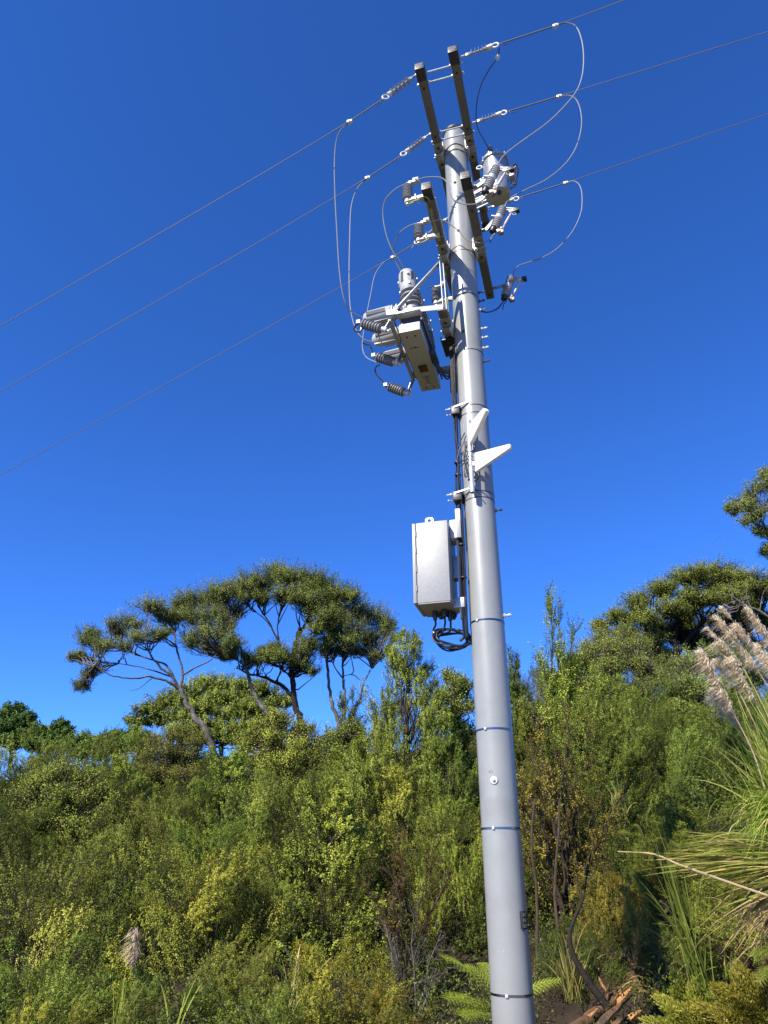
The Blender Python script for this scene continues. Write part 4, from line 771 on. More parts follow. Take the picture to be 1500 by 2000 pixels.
def put(kind, sort, px, top, width, Y, label, cat='bush', group=None, rot=None, tint=(1, 1, 1), sink=0.0):
    # crown top read at (px, top), crown width in readings, at distance Y; it stands on the ground there
    p = at(px, top, Y); g = gz(p.x, Y) - sink; H, Rr = BH[sort]; sx = (1.12 if sort.startswith(('round', 'cone')) else 1.0) * width / 2 * scale_at(px, (top + 150), Y) / Rr; sz = max(sx * 1.0, (p.z - g) / H * 0.98); sx = max(sx, sz / 1.35)
    return plant(kind, BM[sort], (p.x, Y, min(g, p.z - H * sz * 0.98)), label, cat, group, random.Random(px * 7 + top).uniform(0, 6.28) if rot is None else rot, (sx, sx, sz), tint)

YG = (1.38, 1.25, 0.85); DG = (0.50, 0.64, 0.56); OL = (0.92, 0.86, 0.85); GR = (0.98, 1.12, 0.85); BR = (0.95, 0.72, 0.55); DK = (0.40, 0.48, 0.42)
# --- far line on the left
# --- bushes one can single out
put('scrub_bush', 'wispy_a', 1068, 1165, 170, 16.0, 'wispy tall shrub with thin upright tips right of the pole', tint=(1.3, 1.5, 1.15))
put('scrub_bush', 'wispy_b', 1012, 1275, 110, 17.0, 'dark upright shrub against the right edge of the pole', tint=DG)
put('scrub_bush', 'sparse', 1075, 1390, 260, 12.2, 'thin brownish shrub with bare grey stems right of the pole', tint=BR)
put('scrub_bush', 'thin', 792, 1615, 190, 10.3, 'dying golden-brown shrub with a bare thin trunk left of the pole', tint=(1, 1, 1))
put('scrub_bush', 'round_c', 395, 1655, 330, 10.8, 'yellow-green bush in the lower left, brightest of the thicket', tint=(1.30, 1.18, 0.80))
put('scrub_bush', 'low', 650, 1845, 320, 9.0, 'low yellowish bush at the bottom edge left of the pole', tint=(1.35, 1.15, 0.75))
put('scrub_bush', 'cone_b', 650, 1530, 400, 12.2, 'broad green bush in the middle of the thicket above the yellowish one', tint=(1.05, 1.1, 0.85))
put('scrub_bush', 'round_d', 95, 1670, 400, 11.0, 'wide olive bush at the lower left edge', tint=(1.05, 1.02, 0.85))
put('scrub_bush', 'round_a', 110, 1850, 330, 8.9, 'shaded low bush in the bottom left corner', tint=(0.75, 0.9, 0.7))
put('scrub_bush', 'wispy_b', 668, 1370, 190, 20, 'feathery upright shrub in the gap below the forked trunks', tint=(0.95, 1, 0.9))
put('scrub_bush', 'wispy_b', 745, 1345, 110, 19, 'narrow feathery shrub beside the cone-shaped bush', tint=(0.95, 1, 0.9))
put('scrub_bush', 'round_a', 1165, 1320, 240, 15.2, 'bright green leafy bush right of the wispy shrub', tint=(0.85, 0.98, 0.7))
put('scrub_bush', 'round_b', 1310, 1420, 270, 14.0, 'dark feathery bush behind the tussock leaves', tint=(0.72, 0.9, 0.7))
put('scrub_bush', 'round_c', 1440, 1340, 200, 17, 'bush behind the cream plumes at the right edge', tint=(0.8, 0.95, 0.75))
# --- the thicket: bushes that nothing tells apart share a label by place
LAB = ['dark broad bush on the left skyline at the picture edge below the pines', 'olive bush on the left skyline, second from the picture edge', 'dark green bush on the left skyline nearest the leaning pale trunk', 'green conical bush on the left slope below the foot of the leaning trunk', 'dark bush halfway down the slope at the left picture edge', 'olive bush on the left slope just above the yellow-green bush', 'olive-green bush between the wide olive bush and the yellow-green one']
for n_, (x, t_, w_, y_, s_, c_) in enumerate(((35, 1448, 290, 25, 'round_b', (0.75, 0.85, 0.7)), (140, 1452, 280, 26, 'round_d', (0.95, 0.95, 0.8)), (240, 1446, 270, 25, 'round_a', (0.8, 0.95, 0.75)),
                              (255, 1488, 250, 18.2, 'cone_a', (0.95, 1.08, 0.8)), (15, 1575, 230, 15.5, 'round_d', (0.7, 0.85, 0.68)), (335, 1535, 210, 16.5, 'round_a', (0.9, 0.95, 0.8)), (240, 1615, 260, 13.3, 'round_b', (1.0, 1.0, 0.82)))):
    put('scrub_bush', s_, x, t_, w_, y_, LAB[n_], 'bush', 'bushes on the left slope', tint=c_)
LAB = ["bright green conical bush just right of the leaning trunk's foot", 'dark green bush above the right side of the yellow-green bush', 'olive upright bush below the big dark trunk of the flat-topped tree', 'tall conical green bush between the forked trunks and the cone-shaped bush', 'yellowish conical bush under the tall cone-shaped one', 'dark green conical bush touching the left edge of the pole, upper', 'bright yellowish bush touching the left edge of the pole, lower', 'dark green bush right of the yellow-green bush at its foot']
for n_, (x, t_, w_, y_, s_, c_) in enumerate(((450, 1462, 250, 16.8, 'cone_b', (0.95, 1.15, 0.82)), (425, 1590, 220, 13.8, 'round_b', (0.8, 1.0, 0.74)), (560, 1500, 230, 15.8, 'round_c', (0.9, 0.98, 0.8)), (695, 1440, 240, 15.8, 'cone_a', (0.95, 1.05, 0.8)),
                              (790, 1490, 230, 13.4, 'cone_b', (1.15, 1.1, 0.82)), (866, 1395, 210, 14.8, 'cone_a', (0.85, 1.02, 0.78)), (872, 1570, 190, 12.0, 'round_d', (1.1, 1.15, 0.8)), (545, 1690, 210, 11.9, 'round_a', (0.8, 0.92, 0.74)))):
    put('scrub_bush', s_, x, t_, w_, y_, LAB[n_], 'bush', 'bushes in the middle thicket', tint=c_)
LAB = ['rounded green bush in the middle of the right slope', 'conical green bush low on the right slope left of the tussock', 'dark bush deep in the right slope above the fallen stalk', 'brownish upright bush against the right edge of the pole at mid height', 'sparse brown bush with visible stems low beside the pole', 'olive bush under the wispy tall shrub', "dark bush directly left of the tussock's upper blades"]
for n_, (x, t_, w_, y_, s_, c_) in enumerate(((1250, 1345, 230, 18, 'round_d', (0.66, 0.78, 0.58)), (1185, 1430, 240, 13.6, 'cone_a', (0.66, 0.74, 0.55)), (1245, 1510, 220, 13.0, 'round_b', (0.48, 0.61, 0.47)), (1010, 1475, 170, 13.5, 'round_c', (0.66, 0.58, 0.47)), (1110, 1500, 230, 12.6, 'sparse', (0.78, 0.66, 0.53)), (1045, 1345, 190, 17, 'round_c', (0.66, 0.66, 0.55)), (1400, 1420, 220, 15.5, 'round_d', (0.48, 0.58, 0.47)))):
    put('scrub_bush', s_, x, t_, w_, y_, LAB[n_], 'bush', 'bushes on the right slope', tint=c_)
put('dead_shrub', 'bare', 800, 1770, 200, 9.9, 'leafless grey shrub at the foot of the golden-brown one', 'shrub')

# --- trees with flat-topped crowns on the ridge
def limb(px, Y, dY=0.0, r0=0.16, r1=0.05):
    pts = [at(x, y, Y + dY * i / max(1, len(px) - 1)) for i, (x, y) in enumerate(px)]
    c = curve(pts, 5); n = len(c); rr = np.random.default_rng(int(px[0][0] * 7 + px[0][1])); C_ = np.array([tuple(p) for p in c]); C_[1:-1] += rr.normal(0, 0.10 * (r0 + r1), C_[1:-1].shape); return C_, 0.82 * np.linspace(r0, r1, n) * rr.uniform(0.9, 1.12, n)
def canopy_tree(kind, limbs, clumps, Y, label, seed, dens=1.0, leaf=0.056, lw=0.0145, nl=34, bark='bark', tint=(1, 1, 1), m='leaf_fine', cat='tree', stretch=1.0):
    # limbs: (readings, dY, r0, r1); clumps: (px, py, rx, ry, dY)
    rng = np.random.default_rng(seed); L = [limb(px, Y, dY, a, b) for px, dY, a, b in limbs]
    base = np.array(L[0][0][0]); base[2] = min(base[2], gz(base[0], base[1])) if base[2] > gz(base[0], base[1]) - 0.2 else base[2]
    groups = [(p[None], r[None], 8) for p, r in L]; nodes = np.concatenate([p[len(p) // 4:] for p, r in L])
    tw, twl, twn = [], [], []; bp = []
    clumps = [c_ for (x, y, rx, ry, dY) in clumps for c_ in ((x, y, rx * 0.9, ry * 0.9, dY), (x + rng.uniform(-0.6, 0.6) * rx, y + rng.uniform(-0.5, 0.8) * ry, rx * 0.55, ry * 0.6, dY + rng.uniform(-0.7, 0.7)), (x + rng.uniform(-0.7, 0.7) * rx, y + rng.uniform(-0.4, 0.9) * ry, rx * 0.5, ry * 0.55, dY + rng.uniform(-0.7, 0.7)))]
    for (x, y, rx, ry, dY) in clumps:
        sc = scale_at(x, y, Y + dY); c = np.array(at(x, y, Y + dY)); RX, RZ = rx * sc * 1.18, ry * sc * 1.48
        # boughs from the nearest limb into the clump
        nb = max(3, int(4 + RX * 2.0)); d = np.linalg.norm((nodes - c - np.array([0, 0, -RZ])) * np.array([1, 0.8, 1.2]), axis=1); near = nodes[np.argsort(d)[:6]]
        a = near[rng.integers(0, len(near), nb)]; q = norm(rng.normal(size=(nb, 3))) * rng.uniform(0.2, 0.8, (nb, 1)); e = c + q * np.array([RX, RX, RZ * 0.6]) + np.array([0, 0, -0.1 * RZ])
        ctl = a * 0.5 + e * 0.5 + np.array([0, 0, -0.25]) * np.linalg.norm(e - a, axis=1, keepdims=True) * 0.5 + rng.normal(0, 0.12, (nb, 3))
        B = bez(a, ctl, e, 6); B[:, 1:5] += rng.normal(0, 0.035, B[:, 1:5].shape); bp.append(B)
        # tufts over the clump, mostly on its upper shell
        nt_ = int(dens * (24 + 62 * RX * RZ / 0.5)); nt_ = min(nt_, 420)
        u = norm(rng.normal(size=(nt_, 3)) + np.array([0, 0, 0.45])); u[:, 2] = np.where(u[:, 2] < -0.35, -u[:, 2] * 0.6, u[:, 2])
        rad_ = rng.uniform(0.30, 1.15, (nt_, 1)); tip = c + u * rad_ * np.array([RX, RX * 0.9, RZ])
        dr_ = norm(u * np.array([0.8, 0.8, 0.6]) + np.array([0, 0, 0.55]) + rng.normal(0, 0.3, (nt_, 3))); ln = rng.uniform(0.30, 0.62, nt_) * stretch
        s = tip - dr_ * ln[:, None]; j = B[rng.integers(0, nb, nt_), rng.integers(3, 6, nt_)]
        T = bez(s * 0.55 + j * 0.45, s, tip, 4); tw.append(T); twn.append(u); twl.append(np.full(nt_, rng.uniform(-0.10, 0.10)))
    bp = np.concatenate(bp); nrm = np.concatenate(twn); T = np.concatenate(tw); cl = np.concatenate(twl); k = bp.shape[1]
    groups += [(bp, np.linspace(0.036, 0.012, k)[None] * np.ones((len(bp), 1)), 4), (T, np.linspace(0.010, 0.004, 4)[None] * np.ones((len(T), 1)), 3)]
    for g in groups: g[0][...] -= base
    br = mesh_tubes('trunk', groups, bark)
    i = np.repeat(np.arange(len(T)), nl); t = rng.uniform(0.20, 1.0, len(i)) ** 0.7; s, d = pick(T, i, t)
    dd = norm(d * 0.7 + rng.normal(0, 0.6, d.shape) + np.array([0, 0, 0.25])); s = s + rng.normal(0, 0.05, s.shape)
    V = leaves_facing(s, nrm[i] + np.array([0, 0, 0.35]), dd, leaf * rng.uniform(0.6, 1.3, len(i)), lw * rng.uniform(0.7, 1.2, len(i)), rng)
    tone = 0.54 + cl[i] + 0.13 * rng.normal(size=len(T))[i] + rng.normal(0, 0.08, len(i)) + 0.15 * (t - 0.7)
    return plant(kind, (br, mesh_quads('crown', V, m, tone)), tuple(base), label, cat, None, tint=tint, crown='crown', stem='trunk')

canopy_tree('flat_topped_tree', [
    ([(432, 1530), (418, 1470), (400, 1425), (378, 1395), (362, 1370), (350, 1345)], 0, 0.20, 0.11),
    ([(352, 1348), (335, 1320), (310, 1300), (290, 1270), (285, 1235)], -0.8, 0.09, 0.03), ([(352, 1348), (330, 1332), (295, 1322), (255, 1325), (215, 1318), (185, 1300)], -1.6, 0.08, 0.02),
    ([(345, 1335), (325, 1300), (300, 1290), (255, 1275), (215, 1262)], 0.8, 0.07, 0.02), ([(352, 1345), (357, 1310), (348, 1280), (340, 1240), (330, 1215)], 0.6, 0.08, 0.03),
    ([(357, 1318), (385, 1302), (410, 1290), (425, 1275)], 0.3, 0.06, 0.02), ([(335, 1322), (300, 1310), (260, 1300), (180, 1290)], -0.4, 0.05, 0.015), ([(300, 1322), (270, 1345), (248, 1350)], 0, 0.03, 0.008)],
    [(168, 1240, 36, 18, 0), (205, 1258, 34, 20, -0.8), (152, 1280, 22, 14, -0.6), (185, 1305, 30, 14, 0), (163, 1332, 24, 9, 0), (248, 1212, 44, 18, 0), (292, 1182, 50, 20, 0), (268, 1245, 36, 16, -1), (330, 1205, 36, 20, 0.6), (310, 1235, 34, 16, -0.4), (230, 1228, 30, 14, 1), (350, 1190, 30, 18, 1)],
    32, 'leaning flat-topped tree with a bare pale trunk, first on the left', 31, 0.85)
canopy_tree('flat_topped_tree', [
    ([(552, 1460), (535, 1412), (512, 1380), (495, 1352), (485, 1322), (480, 1300)], 0, 0.15, 0.09), ([(482, 1308), (465, 1290), (440, 1280), (420, 1265)], -0.5, 0.06, 0.02), ([(481, 1302), (470, 1265), (455, 1230), (452, 1190)], 0.5, 0.06, 0.02), ([(481, 1304), (505, 1285), (525, 1270)], 0, 0.05, 0.02)],
    [(372, 1172, 46, 24, 0), (405, 1168, 40, 22, 1), (432, 1152, 50, 24, 0.5), (392, 1208, 52, 28, -0.6), (430, 1235, 50, 28, -0.8), (378, 1248, 40, 26, 0), (425, 1268, 48, 22, 0), (450, 1200, 36, 24, 1), (470, 1148, 44, 22, 0.6), (455, 1258, 30, 22, -0.6)],
    33, 'slanting flat-topped tree with a reddish-grey trunk, second from the left', 32, 1.0)
canopy_tree('flat_topped_tree', [
    ([(606, 1480), (592, 1425), (578, 1380), (572, 1340), (570, 1300), (578, 1255), (586, 1225)], 0, 0.21, 0.10), ([(575, 1362), (548, 1338), (515, 1322), (490, 1318), (462, 1305)], -0.8, 0.12, 0.03), ([(583, 1245), (600, 1210), (620, 1180), (640, 1165)], 0.4, 0.08, 0.03),
    ([(571, 1300), (545, 1255), (525, 1215), (505, 1185), (500, 1160)], -0.3, 0.07, 0.02), ([(545, 1255), (542, 1220), (552, 1180)], 0, 0.05, 0.02), ([(530, 1225), (512, 1205), (480, 1180)], 0.6, 0.04, 0.015), ([(572, 1330), (556, 1310), (535, 1298)], -0.5, 0.06, 0.02), ([(590, 1230), (615, 1220), (650, 1215)], 0.8, 0.06, 0.02)],
    [(505, 1135, 56, 24, 0), (542, 1118, 46, 20, 0.6), (582, 1128, 50, 24, 0), (622, 1138, 50, 26, 0.5), (662, 1162, 50, 28, 0), (560, 1158, 44, 22, -0.6), (602, 1172, 50, 28, -0.8), (640, 1205, 50, 30, -0.8), (500, 1288, 34, 18, -0.8), (545, 1282, 48, 26, -0.6), (582, 1298, 40, 20, 0), (600, 1262, 38, 26, -0.5), (530, 1268, 30, 16, 0.4), (480, 1150, 34, 16, 0.5), (515, 1165, 26, 14, -0.5), (648, 1178, 40, 26, 0.8)],
    34, 'big dark-trunked flat-topped tree, tallest crown on the ridge', 33, 1.15, bark='bark_dark')
canopy_tree('flat_topped_tree', [
    ([(672, 1450), (664, 1420), (655, 1395), (645, 1360), (640, 1310), (636, 1275), (632, 1245)], 0, 0.14, 0.05), ([(667, 1430), (672, 1395), (673, 1350), (670, 1310), (668, 1270)], 0.5, 0.11, 0.04), ([(669, 1435), (690, 1395), (702, 1365), (712, 1330), (726, 1305), (735, 1280)], -0.4, 0.09, 0.03), ([(673, 1330), (655, 1305), (645, 1285)], 0.2, 0.05, 0.02), ([(705, 1330), (690, 1318), (672, 1320)], 0.2, 0.04, 0.02)],
    [(692, 1192, 50, 26, 0), (732, 1202, 44, 26, 0.4), (752, 1228, 26, 18, 0), (692, 1232, 46, 28, -0.6), (655, 1240, 44, 28, 0), (722, 1248, 38, 24, 0.4), (640, 1270, 36, 14, 0.5), (690, 1270, 40, 12, 0.5), (735, 1275, 26, 12, 0)],
    34.5, 'flat-topped tree on three forked pale trunks, right of the big dark-trunked one', 34, 1.1)
canopy_tree('round_topped_tree', [([(430, 1500), (432, 1450), (428, 1410), (420, 1390)], 0, 0.2, 0.1), ([(430, 1430), (470, 1395), (500, 1375)], 0, 0.08, 0.02), ([(428, 1425), (380, 1398), (340, 1392), (290, 1400)], 0, 0.08, 0.02)],
    [(332, 1370, 46, 20, 0), (380, 1352, 54, 20, 0), (440, 1338, 60, 20, 0.5), (500, 1352, 54, 22, 0), (540, 1372, 36, 22, 0), (292, 1388, 38, 16, -0.5), (265, 1406, 24, 11, 0), (400, 1385, 56, 24, -1), (475, 1388, 56, 26, -1), (350, 1400, 40, 18, -1), (525, 1400, 40, 22, -1), (440, 1365, 40, 18, -1), (310, 1408, 30, 10, 0), (405, 1415, 50, 16, -1.5), (470, 1418, 52, 16, -1.5), (355, 1424, 40, 13, -1.2), (525, 1422, 44, 15, -1.2), (440, 1436, 50, 14, -1.6), (385, 1442, 46, 12, -1.6), (500, 1440, 46, 13, -1.6)],
    43, 'low dome-shaped olive tree behind the leaning pale trunk', 35, 0.75, leaf=0.11, lw=0.028, tint=(1.02, 1.05, 0.9))
canopy_tree('spreading_tree', [
    ([(1340, 1420), (1335, 1350), (1325, 1300), (1318, 1255)], 0, 0.26, 0.14), ([(1322, 1280), (1350, 1240), (1385, 1205), (1420, 1180)], -0.5, 0.12, 0.03), ([(1320, 1265), (1290, 1225), (1262, 1205), (1230, 1200)], 0, 0.1, 0.03), ([(1318, 1258), (1325, 1210), (1345, 1165), (1360, 1140)], 0.5, 0.1, 0.03),
    ([(1330, 1310), (1290, 1290), (1255, 1270), (1225, 1250)], 0.5, 0.08, 0.02), ([(1350, 1240), (1400, 1230), (1450, 1215), (1490, 1190)], 0.5, 0.07, 0.02)],
    [(1352, 1122, 52, 18, 0), (1402, 1114, 54, 18, 0.5), (1452, 1128, 52, 20, 0), (1495, 1148, 44, 22, 0), (1295, 1150, 50, 20, 0), (1245, 1172, 42, 18, 0), (1208, 1200, 34, 16, 0), (1172, 1218, 24, 12, 0), (1310, 1188, 48, 22, -0.8), (1368, 1170, 48, 24, -0.8), (1430, 1168, 48, 24, -0.6), (1262, 1210, 38, 22, -0.6), (1275, 1248, 36, 22, 0), (1330, 1222, 44, 22, 0.8), (1395, 1212, 44, 22, 0.8), (1220, 1230, 34, 16, 0.5), (1460, 1195, 40, 22, 0.5), (1300, 1275, 34, 16, 0.4), (1345, 1250, 46, 26, 1.2), (1290, 1232, 44, 26, 1.4), (1390, 1255, 46, 26, 1.2), (1350, 1185, 50, 26, 1.6), (1440, 1235, 44, 24, 1.2), (1255, 1270, 30, 16, 0.6), (1485, 1215, 34, 24, 1.0), (1410, 1150, 40, 20, 1.6), (1265, 1285, 40, 22, 1.5), (1310, 1300, 42, 22, 1.8), (1360, 1295, 44, 22, 1.6), (1420, 1285, 44, 22, 1.6), (1220, 1262, 34, 18, 1.2), (1470, 1265, 40, 22, 1.4)],
    29, 'big spreading dark tree on the right skyline above the cream plumes', 36, 1.5, bark='bark_dark', tint=(1.0, 0.98, 0.85))
canopy_tree('spreading_tree', [([(1620, 1300), (1610, 1200), (1600, 1120), (1590, 1050), (1585, 1000)], 0, 0.22, 0.12), ([(1592, 1040), (1550, 1015), (1510, 995), (1465, 990)], 0, 0.09, 0.02), ([(1590, 1060), (1540, 1045), (1500, 1040)], 0.3, 0.06, 0.02), ([(1586, 1000), (1560, 960), (1530, 940), (1490, 950)], 0, 0.08, 0.02)],
    [(1452, 978, 32, 16, 0), (1482, 950, 34, 18, 0), (1505, 925, 28, 14, 0), (1430, 990, 18, 9, 0), (1472, 1006, 30, 10, -0.4), (1492, 1032, 24, 8, 0), (1500, 1068, 14, 10, 0), (1530, 965, 44, 30, 0.5), (1570, 945, 60, 36, 0), (1600, 985, 60, 36, 0), (1545, 1010, 40, 18, 0), (1640, 960, 60, 40, 0)],
    25, 'tree crown poking in at the right edge of the sky', 37, 0.9)
p0 = at(1500, 1200, 24)
canopy_tree('dead_branch', [([(1540, 1240), (1505, 1208), (1480, 1192), (1455, 1182), (1430, 1165), (1398, 1158)], 0, 0.06, 0.012), ([(1465, 1186), (1458, 1160), (1462, 1130)], 0, 0.022, 0.006), ([(1484, 1192), (1490, 1160), (1500, 1145)], 0, 0.02, 0.006), ([(1440, 1172), (1420, 1180), (1395, 1192)], 0, 0.02, 0.005), ([(1432, 1165), (1425, 1145), (1408, 1140)], 0, 0.014, 0.004)],
    [(1440, 1178, 10, 6, 0)], 22, 'bleached bare branch reaching across above the plumes', 38, 0.01, bark='twig_grey', nl=1, cat='branch')

# --- cream plumes and arching blades of the tussock at the right edge
def blade_strip(a, b, droop, w, side, k=8):
    a, b = np.array(a), np.array(b); t = np.linspace(0, 1, k); c = a[None] * (1 - t[:, None]) + b[None] * t[:, None]; c[:, 2] += droop * 4 * t * (1 - t) - 0.0
    wd = w * np.minimum(1, 0.5 + 2 * t) * (1 - t ** 3) + 0.0006; s = np.array(side) * wd[:, None]; return c, s
def blades(seed, base, aims, n, w=0.010, jitter=0.10, m='blade', straw=0.25, name='blades', k=8):
    # aims: list of (end point, spread, arch, weight)
    rng = np.random.default_rng(seed); V, tone = [], []; wts = np.array([a[3] for a in aims], float); wts /= wts.sum()
    for q in range(n):
        e, sp, arch, _ = aims[rng.choice(len(aims), p=wts)]; a = np.array(base) + rng.normal(0, jitter, 3) * np.array([1, 1, 0.4]); b = np.array(e) + rng.normal(0, sp, 3)
        b = a + (b - a) * rng.uniform(0.55, 1.08); d = norm((b - a)[None])[0]; side = norm(np.cross(d, rng.normal(size=3))[None])[0]
        c, s = blade_strip(a, b, arch * rng.uniform(0.5, 1.4), w * rng.uniform(0.5, 1.2), side, k)
        quad = np.stack([c[:-1] - s[:-1], c[:-1] + s[:-1], c[1:] + s[1:], c[1:] - s[1:]], 1); V.append(quad.reshape(-1, 3))
        tn = rng.uniform(0.72, 1.0) if rng.uniform() < straw else rng.uniform(0.1, 0.62); tone.append(np.full(k - 1, tn) + 0.1 * np.linspace(0, 1, k - 1))
    return mesh_quads(name, np.concatenate(V), m, np.concatenate(tone))
def simple(name, me, loc, label, cat, group=None, tint=(1, 1, 1)):
    o = bpy.data.objects.new(name, me); COL.objects.link(o); o.location = loc; o.color = (*tint, 1); return tag(o, label, cat, group)
TB = Vector((3.75, 6.75, 1.55))
def rel(px, py, Y): return tuple(at(px, py, Y) - TB)
tus = bpy.data.objects.new('tussock_grass', None); COL.objects.link(tus); tus.location = TB
tus_tint = (0.85, 0.9, 0.78)
tag(tus, 'large tussock of arching green and straw blades at the right edge', 'tussock')
def child(name, me, par, tint=(1, 1, 1)): o = bpy.data.objects.new(name, me); COL.objects.link(o); o.parent = par; o.color = (*tint, 1); return o
child('blades', blades(51, (0, 0, 0), [(rel(1468, 1490, 6.6), 0.18, 0.16, 3), (rel(1490, 1420, 6.9), 0.2, 0.10, 3), (rel(1500, 1400, 6.5), 0.2, 0.06, 3), (rel(1455, 1590, 6.2), 0.15, 0.26, 3), (rel(1465, 1650, 6.1), 0.14, 0.26, 2), (rel(1540, 1350, 7), 0.3, 0.05, 2), (rel(1600, 1400, 6.4), 0.3, 0.1, 2), (rel(1435, 1680, 6.0), 0.12, 0.34, 2)], 1300, 0.0058, 0.20, straw=0.18), tus, (0.85, 0.98, 0.62))
child('drooping_blades', blades(52, tuple(Vector((-0.25, -0.35, 0.02))), [(rel(1300, 1690, 5.9), 0.06, 0.06, 3), (rel(1370, 1700, 6.0), 0.07, 0.05, 3), (rel(1350, 1655, 6.0), 0.06, 0.10, 2), (rel(1400, 1740, 5.9), 0.08, 0.03, 1.5)], 420, 0.008, 0.10, straw=0.35), tus, (1.0, 1.0, 0.75))
child('dead_skirt', blades(53, (0, 0, -0.05), [(rel(1430, 1830, 6.0), 0.16, 0.12, 2), (rel(1480, 1800, 6.0), 0.2, 0.10, 3), (rel(1440, 1760, 6.1), 0.15, 0.1, 1)], 260, 0.007, 0.12, straw=0.9), tus, (0.8, 0.75, 0.7))
b = MB(); b.tube(curve([TB + Vector(rel(1560, 1770, 5.9)), TB + Vector(rel(1420, 1722, 5.9)), TB + Vector(rel(1330, 1690, 5.9)), TB + Vector(rel(1275, 1668, 5.95)), TB + Vector(rel(1206, 1663, 6.0))]), [0.009] * 12 + [0.007] * 8 + [0.003] * 5, 7); M['straw'] = mat('straw_stalk', (0.42, 0.31, 0.16), 0.6, 0, 0.25, 8)
o = b.obj('fallen_stalk', 'straw', tus, TB)
def plume(tipx, tipy, basex, basey, footx, footy, Y, label, seed, dens=1.0, fluff=0.085, tint=(1.04, 0.98, 0.87), droop=(0.0, 0, -0.38), n=1250):
    rng = np.random.default_rng(seed); tip, pb = np.array(at(tipx, tipy, Y - 0.05)), np.array(at(basex, basey, Y)); ft = np.array(at(footx, footy, Y + 0.1)); org = ft
    root = bpy.data.objects.new('grass_plume', None); COL.objects.link(root); root.location = ft; tag(root, label, 'plume', 'cream plumes of the tussock')
    b = MB(); mid = (pb + ft) / 2 + np.array([0.03, 0, 0.02]); pts = curve([Vector(ft), Vector(mid), Vector(pb), Vector((tip + pb) / 2), Vector(tip)]); k_ = len(pts)
    b.tube(pts, [0.0075 - 0.0065 * i / (k_ - 1) for i in range(k_)], 6); b.obj('stalk', 'straw', root, tuple(ft))
    V, tone = [], []; ax = tip - pb; ln = np.linalg.norm(ax); d = ax / ln; dr_ = np.array(droop); nn = int(n * dens)
    tuft = rng.uniform(0, 1, 26)
    for q in range(nn):
        ci = rng.integers(0, 26); t = np.clip(tuft[ci] + rng.normal(0, 0.03), 0, 1) ; a = pb + ax * t + rng.normal(0, 0.006, 3); prof = math.sin(math.pi * min(1, (1 - t) * 0.70 + 0.14)) ** 0.8
        o_ = rng.normal(size=3); o_ -= d * o_.dot(d); o_ /= np.linalg.norm(o_) + 1e-9; L = fluff * prof * rng.uniform(0.6, 1.5) * (0.75 + 0.5 * (ci % 3) / 2)
        wd_ = np.array([-0.6, -0.12, 0.0]) * rng.uniform(0.4, 1.3); e0 = a + (o_ * 0.50 + d * 0.75 + wd_ * 0.45) * L * 0.75; e1 = e0 + (o_ * 0.32 + dr_ * 0.7 + wd_ * 0.75) * L; s = norm(np.cross(d, o_)[None])[0] * rng.uniform(0.0020, 0.0042)
        V.append(np.array([a - s, a + s, e0 + s, e0 - s])); V.append(np.array([e0 - s, e0 + s, e1 + s * 0.4, e1 - s * 0.4])); tn = rng.uniform(0.15, 0.85) + 0.15 * (t - 0.5); tone += [tn, tn]
    child('plume_head', mesh_quads('plume_head', (np.concatenate(V) - ft), 'plume', np.array(tone)), root, tint)
plume(1372, 1278, 1432, 1392, 1500, 1560, 6.5, 'golden cream plume with combed strands, lowest on the left', 61, 1.2, 0.10, (1.0, 0.93, 0.80))
plume(1428, 1288, 1474, 1372, 1560, 1560, 6.6, 'golden cream plume leaning left beside the combed one', 62, 1.1, 0.085, (1.0, 0.93, 0.80))
plume(1384, 1230, 1448, 1300, 1540, 1500, 7.0, 'small pale grey plume above the golden combed one', 63, 1.0, 0.08)
plume(1402, 1207, 1480, 1310, 1580, 1500, 7.1, 'broad pale grey plume in the middle of the cluster', 64, 1.2, 0.09)
plume(1412, 1188, 1500, 1300, 1600, 1480, 7.4, 'tallest pale plume in the middle of the cluster', 65, 1.0, 0.085)
plume(1460, 1188, 1530, 1290, 1620, 1450, 6.9, 'pale plume at the right edge, uppermost', 66, 1.0, 0.085)
plume(1480, 1262, 1540, 1350, 1620, 1500, 6.8, 'pale plume cut by the right edge below the uppermost', 67, 0.9, 0.08)
plume(1398, 1348, 1446, 1420, 1500, 1580, 6.8, 'drooping grey plume hanging lowest in the cluster', 68, 0.9, 0.085, (0.95, 0.9, 0.88))
plume(1405, 1290, 1440, 1345, 1520, 1540, 7.2, 'small fluffy plume behind the two golden ones', 69, 0.8, 0.09)
plume(266, 1818, 262, 1890, 255, 2010, 8.6, 'single small cream plume low in the left bushes', 70, 0.35, 0.10, (0.78, 0.68, 0.55), (0.3, 0, -0.5))
# narrow young tussocks
def tuft(px, py, Y, H, n, label, seed, straw=0.15, sp=0.22, lean=0.0, tint=(1, 1, 1), w=0.008):
    p = at(px, py, Y); g = min(p.z, gz(p.x, Y) + 0.3); o = simple('grass_tuft', blades(seed, (0, 0, 0), [((lean, 0, H), sp, 0.05, 2), ((lean + 0.3 * H, -0.1, H * 0.75), sp, 0.12, 1), ((lean - 0.3 * H, -0.1, H * 0.75), sp, 0.12, 1)], n, w, 0.05, straw=straw), (p.x, Y, p.z), label, 'grass', 'young tussocks low in the scrub', tint); return o
tuft(1372, 1925, 7.6, 1.25, 90, 'tall narrow green tuft standing in shade under the big tussock', 81, 0.05, 0.08, -0.18, (0.5, 0.55, 0.42), 0.006)  # tint darkened to put the tussock's shade into the blades
tuft(1115, 1955, 9.3, 0.8, 60, 'pale straw tuft behind the curved dark trunk', 82, 0.5, 0.12, 0.0, (0.6, 0.6, 0.48), 0.006)
